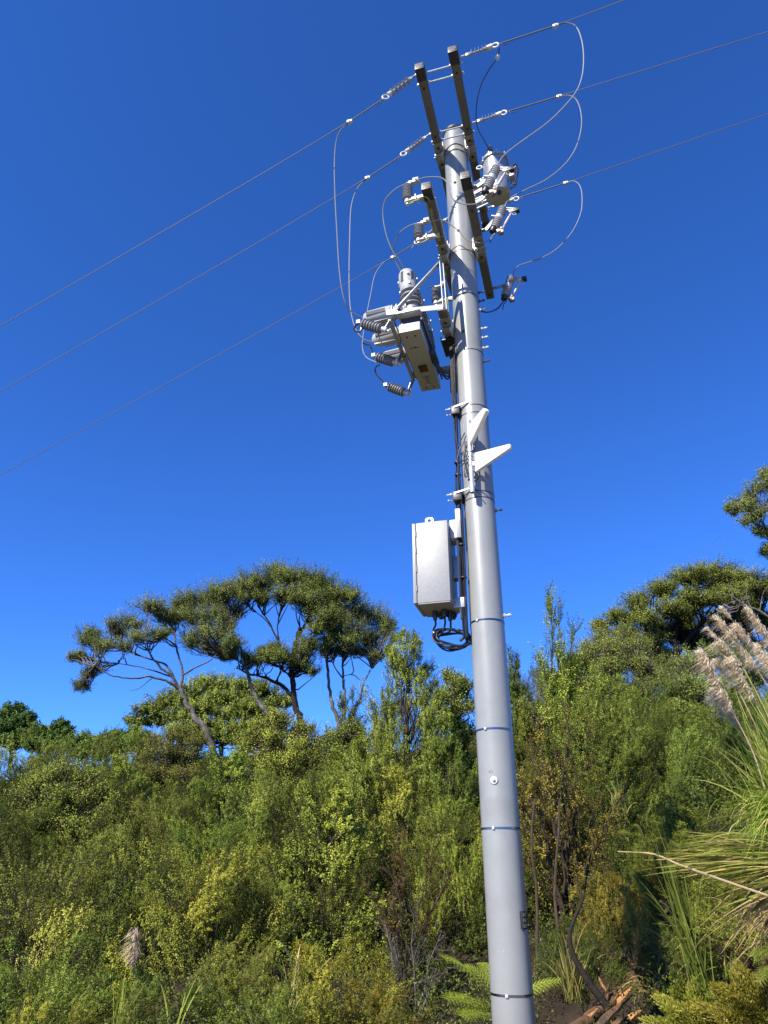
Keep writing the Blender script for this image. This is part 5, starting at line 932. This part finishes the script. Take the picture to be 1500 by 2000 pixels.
tuft(225, 2045, 8.2, 0.62, 14, 'sparse bright green tuft at the bottom edge on the left', 83, 0.0, 0.22, 0, (1.3, 1.3, 1.0))
tuft(330, 2055, 8.2, 0.65, 10, 'few upright blades at the bottom edge under the yellow-green bush', 84, 0.1, 0.14, 0.0, (1.3, 1.3, 1.0))
tuft(1215, 1610, 12.4, 0.6, 60, 'pale tuft catching light high on the shaded slope', 85, 0.4, 0.12, 0.0, (0.8, 0.8, 0.7))
tuft(575, 1965, 8.9, 0.7, 22, 'thin straw tuft in the low yellowish bush', 86, 0.4, 0.16)

# --- ferns
def fern(px, py, Y, fronds, label, seed, tint=(1, 1, 1)):
    rng = np.random.default_rng(seed); org = np.array(at(px, py, Y)); V, tone = [], []; root = bpy.data.objects.new('fern', None); COL.objects.link(root); root.location = org; tag(root, label, 'fern', 'ferns near the foot of the pole'); sb = MB()
    for (ex, ey, dY, arch) in fronds:
        e = np.array(at(ex, ey, Y + dY)) - org; L = np.linalg.norm(e); t = np.linspace(0, 1, 34); c = e[None] * t[:, None]; c[:, 2] += arch * 4 * t * (1 - t); sb.tube([Vector(q) for q in c[::3]], [0.006 * (1 - 0.8 * i / 11) for i in range(12)], 5); tg = norm(np.gradient(c, axis=0))
        up = np.array([0.1, -0.4, 0.9]); sd_ = norm(np.cross(tg, up)); Vp = []
        for i in range(4, 34, 2):
            wl = 0.21 * L * math.sin(math.pi * min(1.0, 0.12 + 0.88 * (1 - t[i]))) ** 0.7 * (1 - 0.35 * (t[i] < 0.3))
            for s in (-1, 1):
                d = sd_[i] * s * 0.85 + tg[i] * 0.5; d /= np.linalg.norm(d); 
                for q in range(7):
                    a = c[i] + d * wl * (q / 7.0) ; a = a + np.array([0, 0, -0.12 * wl * (q / 7) ** 2]); dd = tg[i] * 0.9 + d * 0.45 + rng.normal(0, 0.1, 3)
                    for s2 in (-1, 1):
                        Vp.append((a, norm((dd * s2 * 0.8 + d * 0.6)[None])[0], 0.19 * wl * (1.05 - q / 7.5) + 0.004))
        P = np.array([v[0] for v in Vp]); D = np.array([v[1] for v in Vp]); Ls = np.array([v[2] for v in Vp]); n_ = np.cross(D, np.array([0.1, -0.5, 0.85])); n_ = norm(n_)
        q = np.empty((len(P), 4, 3)); q[:, 0] = P; q[:, 1] = P + D * (Ls * 0.5)[:, None] + n_ * (Ls * 0.34)[:, None]; q[:, 2] = P + D * Ls[:, None]; q[:, 3] = P + D * (Ls * 0.5)[:, None] - n_ * (Ls * 0.34)[:, None]
        o = child('frond', mesh_quads('frond', q.reshape(-1, 3), 'frond', 0.55 + rng.normal(0, 0.14, len(P))), root, tint); o['kind'] = 'stuff'
    sb.obj('frond_stalk', 'twig', root)
fern(975, 1985, 8.0, [(868, 1872, -0.4, 0.10), (905, 1890, 0.0, 0.12), (872, 1952, -0.5, 0.06), (900, 1985, -0.6, 0.04), (1092, 1916, -0.2, 0.06), (940, 1880, 0.3, 0.1)], 'bright fern fanning out behind the foot of the pole', 91, (1.45, 1.5, 0.9))
fern(1265, 1665, 10.2, [(1212, 1628, -0.3, 0.10), (1240, 1612, 0, 0.1), (1300, 1640, -0.2, 0.08)], 'yellowish fern arching on the shaded slope', 92, (1.0, 0.85, 0.7))
fern(1335, 1660, 9.2, [(1345, 1635, -0.5, 0.06), (1322, 1655, -0.5, 0.05), (1375, 1650, -0.4, 0.05), (1360, 1700, -0.5, 0.03), (1330, 1690, -0.4, 0.04)], 'light green fern below the dark feathery bush', 93, (1.0, 1.05, 0.8))
fern(1560, 1930, 6.2, [(1470, 1870, -0.1, 0.12), (1480, 1920, -0.2, 0.1), (1500, 1860, 0, 0.1)], 'green fern at the right edge low down', 94)

# --- fallen log, splinters, curved trunk, small things
LY = land(1230, 1970).y
lg = [land(x, y) + Vector((0, 0, 0.07)) for x, y in ((1085, 2075), (1165, 1998), (1212, 1955), (1248, 1920), (1282, 1896))]
logr = bpy.data.objects.new('fallen_log', None); COL.objects.link(logr); logr.location = lg[0]; tag(logr, 'broken rotting log with orange split wood at the bottom right', 'log')
rnd = random.Random(3); b = MB(); c = curve(lg, 8); b.tube(c, [0.088 + 0.010 * math.sin(i * 0.7) + rnd.uniform(-0.006, 0.006) for i in range(len(c))], 14)
b.v = [tuple(Vector(v) + Vector((rnd.uniform(-1, 1), rnd.uniform(-1, 1), rnd.uniform(-1, 1))) * 0.007) for v in b.v]; b.obj('trunk', 'log', logr, lg[0])
for (x0, y0, Y0, x1, y1, Y1, r, m_) in ((1195, 1975, 7.7, 1232, 1932, 7.8, 0.045, 'wood'), (1180, 1985, 7.7, 1190, 1930, 7.85, 0.03, 'log'), (1205, 1970, 7.7, 1214, 1938, 7.8, 0.035, 'wood'), (1215, 2010, 7.4, 1252, 1978, 7.6, 0.05, 'wood'), (1195, 2015, 7.3, 1225, 1990, 7.5, 0.04, 'log'), (1222, 1925, 7.9, 1238, 1905, 7.95, 0.02, 'twig_grey'), (1160, 1990, 7.7, 1180, 1950, 7.8, 0.03, 'twig_grey'), (1240, 1985, 7.6, 1290, 1940, 7.8, 0.035, 'wood'), (1225, 1995, 7.6, 1262, 1950, 7.75, 0.028, 'wood'), (1170, 2010, 7.5, 1222, 1962, 7.8, 0.05, 'log'), (1255, 1960, 7.8, 1282, 1918, 7.9, 0.022, 'wood'), (1190, 1950, 7.9, 1170, 1915, 7.95, 0.02, 'wood'), (1140, 2005, 7.6, 1165, 1975, 7.7, 0.03, 'wood')):
    a_ = land(x0, y0 + 4) + Vector((0, 0, 0.03)); e_ = at(x1, y1 - 6, a_.y + Y1 - Y0); b = MB(); pts = [a_.lerp(e_, t) + Vector((rnd.uniform(-1, 1), 0, rnd.uniform(-1, 1))) * 0.012 for t in (0, 0.3, 0.6, 1)]
    b.tube(pts, [r, r * 1.05, r * 0.8, r * 0.25], 6); b.obj('splinter', m_, logr, lg[0], smooth=False)
ct_ = [at(x, y, 8.9) for x, y in ((1185, 1965), (1150, 1918), (1122, 1870), (1112, 1828), (1124, 1790), (1140, 1750), (1148, 1690))]
b = MB(); c = curve(ct_, 6); b.tube(c, [0.044 - 0.039 * i / (len(c) - 1) for i in range(len(c))], 10); o = b.obj('curved_trunk', 'bark_dark', None, ct_[0]); o.location = ct_[0]; tag(o, 'curved black trunk rising in the dark hollow right of the pole', 'trunk')  # near-black bark puts the hollow's shade into its colour
for (x0, y0, x1, y1, Y, lab) in ((1078, 1960, 1096, 1560, 10.4, 'thin straight brown stem just right of the pole foot'), (1050, 1900, 1040, 1560, 10.8, 'thin grey stem close behind the pole'), (1322, 1800, 1285, 1760, 8.5, 'short leaning dry stick under the tussock')):
    a_, e_ = at(x0, y0, Y), at(x1, y1, Y); b = MB(); pts = [a_.lerp(e_, t) + Vector((rnd.uniform(-1, 1), rnd.uniform(-1, 1), 0)) * 0.04 for t in np.linspace(0, 1, 7)]; b.tube(pts, [0.026 - 0.012 * i / 6 for i in range(7)], 7); o = b.obj('bare_stem', 'twig', None, a_); o.location = a_; tag(o, lab, 'stem')
p = land(1178, 1962) + Vector((0, 0, 0.04)); b = MB(); b.lathe(p - Vector((0, 0, 0.05)), p + Vector((0, 0, 0.05)), [(0, 0.02), (0.25, 0.055), (0.6, 0.06), (0.9, 0.035), (1, 0.01)], 12); b.v = [tuple(Vector(v) + Vector((rnd.uniform(-1, 1), rnd.uniform(-1, 1), rnd.uniform(-1, 1))) * 0.007) for v in b.v]; o = b.obj('stone', 'stone', None, p); o.location = p; tag(o, 'small pale stone lying beside the broken log', 'stone')

# --- mossy cushions, bottom right
def mound(px, py, pr, pz, n, label, seed, tint=(1, 1, 1)):
    rng = np.random.default_rng(seed); q = land(px, py); sc = scale_at(px, py, q.y); rx, rz = pr * sc, pz * sc
    c = np.array(q) - np.array([0, -0.4 * rx, 0.05]); u = norm(rng.normal(size=(n, 3))); u[:, 2] = np.abs(u[:, 2]); lump = 1 + 0.30 * np.sin(u[:, :1] * 6 + 1 + seed) * np.cos(u[:, 1:2] * 5) + 0.22 * np.sin(u[:, 2:] * 9 + u[:, :1] * 8)
    P = u * lump * np.array([rx, rx, rz]) * rng.uniform(0.80, 1.0, (n, 1)); D = norm(u + rng.normal(0, 0.5, (n, 3)) + np.array([0, 0, 0.3])); V = leaf_quads(P, D, 0.026 * rng.uniform(0.6, 1.6, n), 0.005, rng)
    return simple('mossy_herb', mesh_quads('mossy_herb', V, 'moss', 0.45 + 0.25 * (lump[:, 0] - 1) * 2 + rng.normal(0, 0.16, n)), tuple(c), label, 'plant', 'mossy cushions at the bottom right', tint)
mound(1400, 2030, 95, 75, 30000, 'big yellow-green mossy cushion at the bottom right', 101, (0.88, 0.88, 0.75))
mound(1348, 1960, 42, 40, 9000, 'small mossy cushion behind the big one', 102, (0.9, 0.95, 0.8))
mound(1500, 2000, 90, 80, 26000, 'mossy cushion at the bottom right corner', 103, (0.80, 0.70, 0.62))

# --- undergrowth nobody could count: one mass of low leafy growth over the slope
def undergrowth():
    rng = np.random.default_rng(77); N = 9000; x = rng.uniform(-16, 15, N); y = 7.9 + 26 * rng.uniform(0, 1, N) ** 1.7; dl = np.min([np.hypot(x - (a.x + (b.x - a.x) * f), y - (a.y + (b.y - a.y) * f)) for a, b in zip(lg, lg[1:]) for f in (0, 0.5)], axis=0); k = (np.abs(x) < 2.5 + y * 0.62) & (dl > 0.55); x, y = x[k], y[k]; n = len(x)
    z = ground_h(x, y); h = rng.uniform(0.15, 0.75, n); nl = 44; i = np.repeat(np.arange(n), nl); m = len(i)
    r = h * rng.uniform(0.3, 0.8, n); P = np.stack([x[i] + rng.normal(0, 0.4, m) * r[i], y[i] + rng.normal(0, 0.4, m) * r[i], z[i] + h[i] * rng.uniform(0, 1, m) ** 0.8], -1)
    D = norm(rng.normal(0, 0.6, (m, 3)) + np.array([0, 0, 0.7])); s = 1 + 0.05 * (y[i] - 9); V = leaves_facing(P, np.tile([-0.2, -0.5, 0.8], (m, 1)), D, 0.036 * s * rng.uniform(0.5, 1.3, m), 0.008 * s, rng, 1.0)
    o = bpy.data.objects.new('undergrowth', mesh_quads('undergrowth', V, 'leaf', 0.20 + 0.14 * rng.normal(size=n)[i] + rng.normal(0, 0.12, m))); COL.objects.link(o); o.color = (0.55, 0.6, 0.5, 1); o['kind'] = 'stuff'; o['label'] = 'low leafy undergrowth covering the slope'  # dark tint and low tone stand in for shade between the bushes
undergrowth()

# --- low growth along the front edge and in the hollow on the right
for x, t_, w_, y_, s_, c_ in ((40, 1890, 260, 8.8, 'low', GR), (330, 1900, 260, 8.7, 'low', DG), (480, 1850, 240, 9.3, 'low', OL), (520, 1935, 220, 8.4, 'low', GR), (740, 1915, 220, 8.7, 'low', BR), (230, 1940, 220, 8.3, 'low', OL), (110, 1950, 230, 8.2, 'low', YG)):
    put('low_shrub', s_, x, t_, w_, y_, 'low leafy shrub along the bottom edge left of the pole', 'shrub', 'low shrubs along the bottom left', tint=c_)
for x, t_, w_, y_, s_, c_ in ((1120, 1790, 190, 10.0, 'low', DK), (1215, 1700, 220, 10.2, 'low', BR), (1290, 1720, 200, 9.4, 'low', OL), (1150, 1690, 200, 11.0, 'sparse', BR), (1330, 1800, 180, 8.6, 'low', DK), (1420, 1870, 170, 7.6, 'low', GR), (1260, 1610, 220, 11.5, 'round_a', DK), (1350, 1560, 220, 11.0, 'round_b', DK), (1460, 1740, 180, 8.4, 'low', DG)):  # dark tints put the deep shade of the hollow into the leaves
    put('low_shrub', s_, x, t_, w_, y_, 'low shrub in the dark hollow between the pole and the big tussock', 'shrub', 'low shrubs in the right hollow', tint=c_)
# --- a second line far off to the right
for k, (x0, y0, x1, y1) in enumerate(((1500, 943, 1160, 1172), (1500, 980, 1200, 1180), (1500, 999, 1180, 1215))):
    a_, e_ = at(x0 + 60, y0 - 40, 19), at(x1, y1, 44); b = MB(); b.tube(sag(a_, e_, 0.15, 10), 0.0042, 5); o = b.obj('distant_wire', 'jumper', None, a_); o.location = a_
    tag(o, ('uppermost', 'middle', 'lowest')[k] + ' of three faint far wires crossing the crown at the right edge', 'power line', 'distant wires on the right')

# --- rounded scrub joining the big right tree to the slope
canopy_tree('scrub_tree', [([(1215, 1480), (1210, 1400), (1200, 1330), (1195, 1290)], 0, 0.12, 0.05), ([(1210, 1400), (1250, 1340), (1280, 1310)], 0, 0.08, 0.03), ([(1210, 1420), (1170, 1340), (1150, 1300)], 0, 0.07, 0.02)],
    [(1190, 1258, 46, 22, 0), (1232, 1262, 48, 24, 0.4), (1150, 1290, 40, 22, 0), (1195, 1300, 50, 26, -0.6), (1250, 1300, 46, 26, 0), (1165, 1335, 46, 26, -0.4), (1225, 1345, 50, 28, -0.6), (1280, 1325, 40, 24, 0), (1130, 1330, 30, 20, 0.4), (1200, 1385, 50, 26, -0.4), (1260, 1375, 46, 26, -0.2), (1175, 1238, 34, 18, 0.4), (1215, 1232, 36, 18, 0.6), (1148, 1262, 34, 18, 0.3), (1118, 1292, 34, 20, 0.3), (1250, 1255, 36, 20, 0.8), (1100, 1325, 36, 22, 0.2), (1130, 1370, 44, 24, 0)],
    20.5, 'rounded mid-green tree filling the gap right of the wispy shrub', 39, 1.2, leaf=0.042, lw=0.011, m='leaf', tint=(0.78, 0.84, 0.68), nl=32)
canopy_tree('scrub_tree', [([(1400, 1480), (1395, 1400), (1390, 1340), (1388, 1300)], 0, 0.12, 0.05), ([(1395, 1400), (1350, 1350), (1325, 1320)], 0, 0.07, 0.02), ([(1395, 1400), (1440, 1350), (1460, 1320)], 0, 0.07, 0.02)],
    [(1345, 1290, 48, 22, 0), (1395, 1278, 50, 22, 0), (1445, 1285, 48, 24, 0), (1320, 1335, 40, 24, -0.3), (1375, 1335, 50, 26, -0.5), (1430, 1335, 50, 26, -0.5), (1485, 1320, 40, 26, 0), (1340, 1385, 46, 26, -0.4), (1400, 1395, 50, 28, -0.5), (1460, 1385, 50, 28, -0.4), (1300, 1370, 30, 22, 0.3)],
    19.5, 'rounded dark tree right behind the cream plumes, under the big crown', 40, 1.2, leaf=0.042, lw=0.011, m='leaf', tint=(0.72, 0.85, 0.75), nl=32)

for px, py, Y, H, n, lab, sd_ in ((1440, 1890, 6.6, 0.5, 90, 'dry straw tuft on the bank under the big tussock', 121), (1395, 1850, 7.0, 0.5, 80, 'dry tuft on the bank left of the straw tuft', 122), (1345, 1890, 7.3, 0.45, 70, 'dry tuft at the edge of the bank above the mossy cushions', 123), (1480, 1850, 6.4, 0.5, 90, 'dry tuft at the right edge below the big tussock', 124), (1290, 1960, 6.9, 0.35, 60, 'dry tuft right beside the broken log', 125)):
    q = land(px, py); o = simple('grass_tuft', blades(sd_, (0, 0, 0), [((0.15, -0.1, H), 0.16, 0.08, 1), ((-0.35, -0.2, H * 0.4), 0.16, 0.12, 2), ((0.3, -0.25, H * 0.4), 0.16, 0.12, 1)], n, 0.006, 0.10, straw=0.75), tuple(q), lab, 'grass', 'dry tufts on the right bank', (0.8, 0.75, 0.65))

# --- larger rounded bushes of the scrub, clump by clump
ST = dict(leaf=0.036, lw=0.0095, m='leaf', nl=34, bark='twig')
put('scrub_bush', 'cone_a', 793, 1212, 250, 15.5, 'tall cone-shaped bush just left of the pole, reaching the cabinet', rot=0.6, tint=(1.0, 1.08, 0.85))
canopy_tree('scrub_bush', [([(895, 1560), (893, 1470), (890, 1400), (888, 1330)], 0, 0.06, 0.015)],
    [(886, 1318, 24, 15, 0), (908, 1336, 28, 17, 0), (870, 1352, 32, 18, 0), (902, 1378, 36, 20, -0.3), (872, 1402, 38, 20, -0.3), (905, 1426, 38, 22, 0), (876, 1452, 44, 24, -0.3), (905, 1490, 44, 24, -0.2)],
    17.5, 'bush right behind the pole below the cable coil', 142, 1.0, tint=(0.85, 1.0, 0.8), **ST)
canopy_tree('scrub_bush', [([(555, 1580), (552, 1500), (550, 1440)], 0, 0.07, 0.02)],
    [(500, 1412, 30, 15, 0), (545, 1400, 34, 16, 0), (588, 1412, 32, 17, 0), (478, 1442, 40, 19, 0), (530, 1436, 44, 20, -0.4), (585, 1448, 44, 20, -0.3), (622, 1446, 30, 16, 0), (498, 1480, 48, 22, -0.5), (558, 1486, 52, 24, -0.6), (616, 1484, 46, 22, -0.3), (530, 1525, 52, 24, -0.5), (595, 1530, 52, 24, -0.5)],
    19.5, 'light green bush under the trunks of the flat-topped trees', 143, 1.0, tint=(1.1, 1.15, 0.85), **ST)
canopy_tree('scrub_bush', [([(685, 1580), (684, 1500), (682, 1440)], 0, 0.06, 0.015)],
    [(655, 1436, 24, 14, 0), (692, 1418, 24, 15, 0), (710, 1446, 34, 17, 0), (660, 1468, 40, 19, -0.3), (712, 1486, 44, 21, -0.3), (655, 1508, 46, 22, -0.4), (705, 1535, 48, 24, -0.4)],
    18.5, 'rounded bush below the forked trunks, left of the cone-shaped bush', 144, 1.0, tint=(0.8, 0.92, 0.75), **ST)
canopy_tree('scrub_bush', [([(330, 1600), (332, 1520), (335, 1455)], 0, 0.07, 0.02)],
    [(300, 1442, 36, 16, 0), (345, 1425, 40, 17, 0), (385, 1440, 36, 16, 0.3), (280, 1472, 42, 19, 0), (330, 1462, 46, 20, -0.4), (385, 1472, 44, 20, 0), (300, 1508, 48, 22, -0.4), (360, 1510, 50, 22, -0.4), (410, 1505, 40, 20, 0)],
    24, 'rounded olive bush around the foot of the leaning pale trunk', 145, 1.0, tint=(0.95, 0.92, 0.8), **ST)
canopy_tree('scrub_bush', [([(110, 1680), (112, 1600), (115, 1540)], 0, 0.07, 0.02)],
    [(70, 1515, 40, 18, 0), (120, 1498, 46, 19, 0), (172, 1512, 42, 18, 0), (50, 1552, 46, 21, 0), (105, 1545, 52, 22, -0.5), (165, 1552, 50, 22, -0.3), (205, 1545, 30, 18, 0), (75, 1595, 52, 24, -0.5), (140, 1600, 56, 26, -0.6), (195, 1598, 42, 22, -0.2)],
    17, 'rounded bush with deep shade under it, standing out on the left slope', 146, 1.0, tint=(0.85, 0.95, 0.75), **ST)

# --- the rest of the scrub: lesser bushes filling the slope behind and between the others
def skyline(px): return float(np.interp(px, [-100, 250, 420, 700, 860, 1000, 1150, 1300, 1600], [1470, 1470, 1470, 1455, 1440, 1430, 1400, 1400, 1420]))
frng = random.Random(99)
y = 12.2
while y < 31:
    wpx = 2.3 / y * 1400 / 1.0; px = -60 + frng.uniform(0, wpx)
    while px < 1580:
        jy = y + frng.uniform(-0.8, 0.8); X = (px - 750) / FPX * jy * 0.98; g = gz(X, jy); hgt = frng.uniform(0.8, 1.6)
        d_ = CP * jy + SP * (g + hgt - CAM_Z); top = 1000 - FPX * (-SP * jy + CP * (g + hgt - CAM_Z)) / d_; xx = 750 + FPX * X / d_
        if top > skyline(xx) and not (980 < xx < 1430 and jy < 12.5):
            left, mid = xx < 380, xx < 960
            so = frng.choice(['round_a', 'round_b', 'round_c', 'round_d']); H, Rr = BH[so]; sc = frng.uniform(0.78, 1.05) * (1.0 + 0.01 * jy); v = frng.uniform(0.26, 0.55); warm = frng.uniform(0.85, 1.1)  # v darkens the tint so gaps between bushes read as deep shade
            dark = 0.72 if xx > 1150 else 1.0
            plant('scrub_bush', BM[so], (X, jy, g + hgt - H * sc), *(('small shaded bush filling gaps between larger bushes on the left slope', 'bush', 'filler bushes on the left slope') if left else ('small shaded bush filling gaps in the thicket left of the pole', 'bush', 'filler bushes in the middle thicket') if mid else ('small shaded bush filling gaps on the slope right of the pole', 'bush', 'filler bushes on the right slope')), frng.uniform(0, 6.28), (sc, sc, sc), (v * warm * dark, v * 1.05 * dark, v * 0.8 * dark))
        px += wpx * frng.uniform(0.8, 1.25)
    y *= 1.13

LAB = ['brownish bush on the skyline against the right edge of the pole', 'olive bush on the skyline at the foot of the wispy shrub', 'green bush on the skyline left of the big dark tree', 'dark bush under the left part of the big dark crown', 'dark bush under the middle of the big dark crown, left of the plumes', 'dark bush behind the upper plumes at the right edge', 'olive bush below the skyline right of the wispy shrub', 'green upright bush in the right slope below the big dark crown']
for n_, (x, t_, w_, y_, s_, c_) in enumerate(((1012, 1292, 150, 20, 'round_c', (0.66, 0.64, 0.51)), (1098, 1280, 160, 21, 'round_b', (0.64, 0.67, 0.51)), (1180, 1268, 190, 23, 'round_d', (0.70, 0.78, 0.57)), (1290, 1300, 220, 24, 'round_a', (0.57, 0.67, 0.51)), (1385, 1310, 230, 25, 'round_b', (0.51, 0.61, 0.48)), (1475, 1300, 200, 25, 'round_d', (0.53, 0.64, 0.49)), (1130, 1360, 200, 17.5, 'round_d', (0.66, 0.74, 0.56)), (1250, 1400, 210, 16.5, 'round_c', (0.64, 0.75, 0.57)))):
    put('scrub_bush', s_, x, t_, w_, y_, LAB[n_], 'bush', 'bushes on the right slope', tint=c_)
for px, py in ((1400, 1655), (1345, 1670), (1450, 1700), (1380, 1720), (1320, 1740), (1440, 1790), (1490, 1830)):
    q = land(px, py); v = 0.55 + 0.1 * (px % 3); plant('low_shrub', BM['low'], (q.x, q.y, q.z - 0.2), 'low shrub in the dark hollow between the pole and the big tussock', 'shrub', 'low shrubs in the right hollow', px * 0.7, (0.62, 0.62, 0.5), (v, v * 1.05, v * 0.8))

for px, cl, Y, lab in ((22, [(5, 1398, 26, 14, 0), (25, 1388, 26, 14, 0), (50, 1404, 24, 14, 0), (20, 1418, 36, 16, -0.5), (55, 1428, 30, 16, 0), (-10, 1425, 30, 18, 0), (25, 1448, 46, 18, -0.5)], 60, 'dark pine at the left edge of the skyline'), (118, [(118, 1414, 16, 10, 0), (108, 1426, 20, 12, 0), (132, 1428, 18, 12, 0), (118, 1442, 28, 14, -0.5)], 64, 'smaller dark pine right of the edge pine on the skyline'), (78, [(78, 1428, 18, 10, 0), (70, 1440, 24, 12, 0), (92, 1442, 22, 12, 0), (80, 1456, 34, 14, -0.5)], 57, 'low dark pine between the two skyline pines')):
    canopy_tree('pine_tree', [([(px, 1500), (px, 1465), (px, 1425), (px, 1405)], 0, 0.25, 0.06)], cl, Y, lab, 150 + px, 0.55, leaf=0.20, lw=0.05, nl=26, bark='bark_dark', tint=(0.42, 0.60, 0.55), m='leaf_fine')
for px, cl, Y, lab in ((165, [(165, 1440, 30, 12, 0), (140, 1452, 26, 12, 0), (190, 1450, 28, 12, 0), (165, 1466, 44, 16, -0.4)], 46, 'dark green rounded tree on the far left skyline, right of the small pine'), (222, [(222, 1434, 26, 11, 0), (205, 1446, 24, 12, 0), (242, 1444, 24, 12, 0), (222, 1462, 40, 16, -0.4)], 44, 'dark green rounded tree on the far left skyline, midway to the dome-shaped tree'), (268, [(265, 1422, 18, 9, 0), (255, 1434, 22, 11, 0), (282, 1438, 22, 11, 0), (266, 1454, 34, 14, -0.4)], 42, 'dark green rounded tree on the skyline just left of the dome-shaped tree')):
    canopy_tree('scrub_tree', [([(px, 1510), (px, 1475), (px, 1440)], 0, 0.15, 0.05)], cl, Y, lab, 150 + px, 0.8, leaf=0.12, lw=0.03, nl=26, bark='bark_dark', tint=(0.65, 0.82, 0.62), m='leaf_fine')

put('scrub_bush', 'round_d', 800, 1372, 190, 16.8, 'dark rounded bush seen through the lower half of the cone-shaped one', tint=(0.7, 0.82, 0.62))
p, n = face_pt(978, 1858); b = MB(); s_ = n.cross(Vector((0, 0, 1)))
for q, (dx, dz) in enumerate(((-0.018, 0.004), (0.0, 0.0), (0.018, -0.002))): b.box(p + s_ * dx + Vector((0, 0, dz)), (0.010, 0.001, 0.0022), Matrix.Rotation(0.25 * (1 - q), 3, n) @ Matrix((s_, n, (0, 0, 1))).transposed())
b.obj('scuff_mark', 'boot', pole)
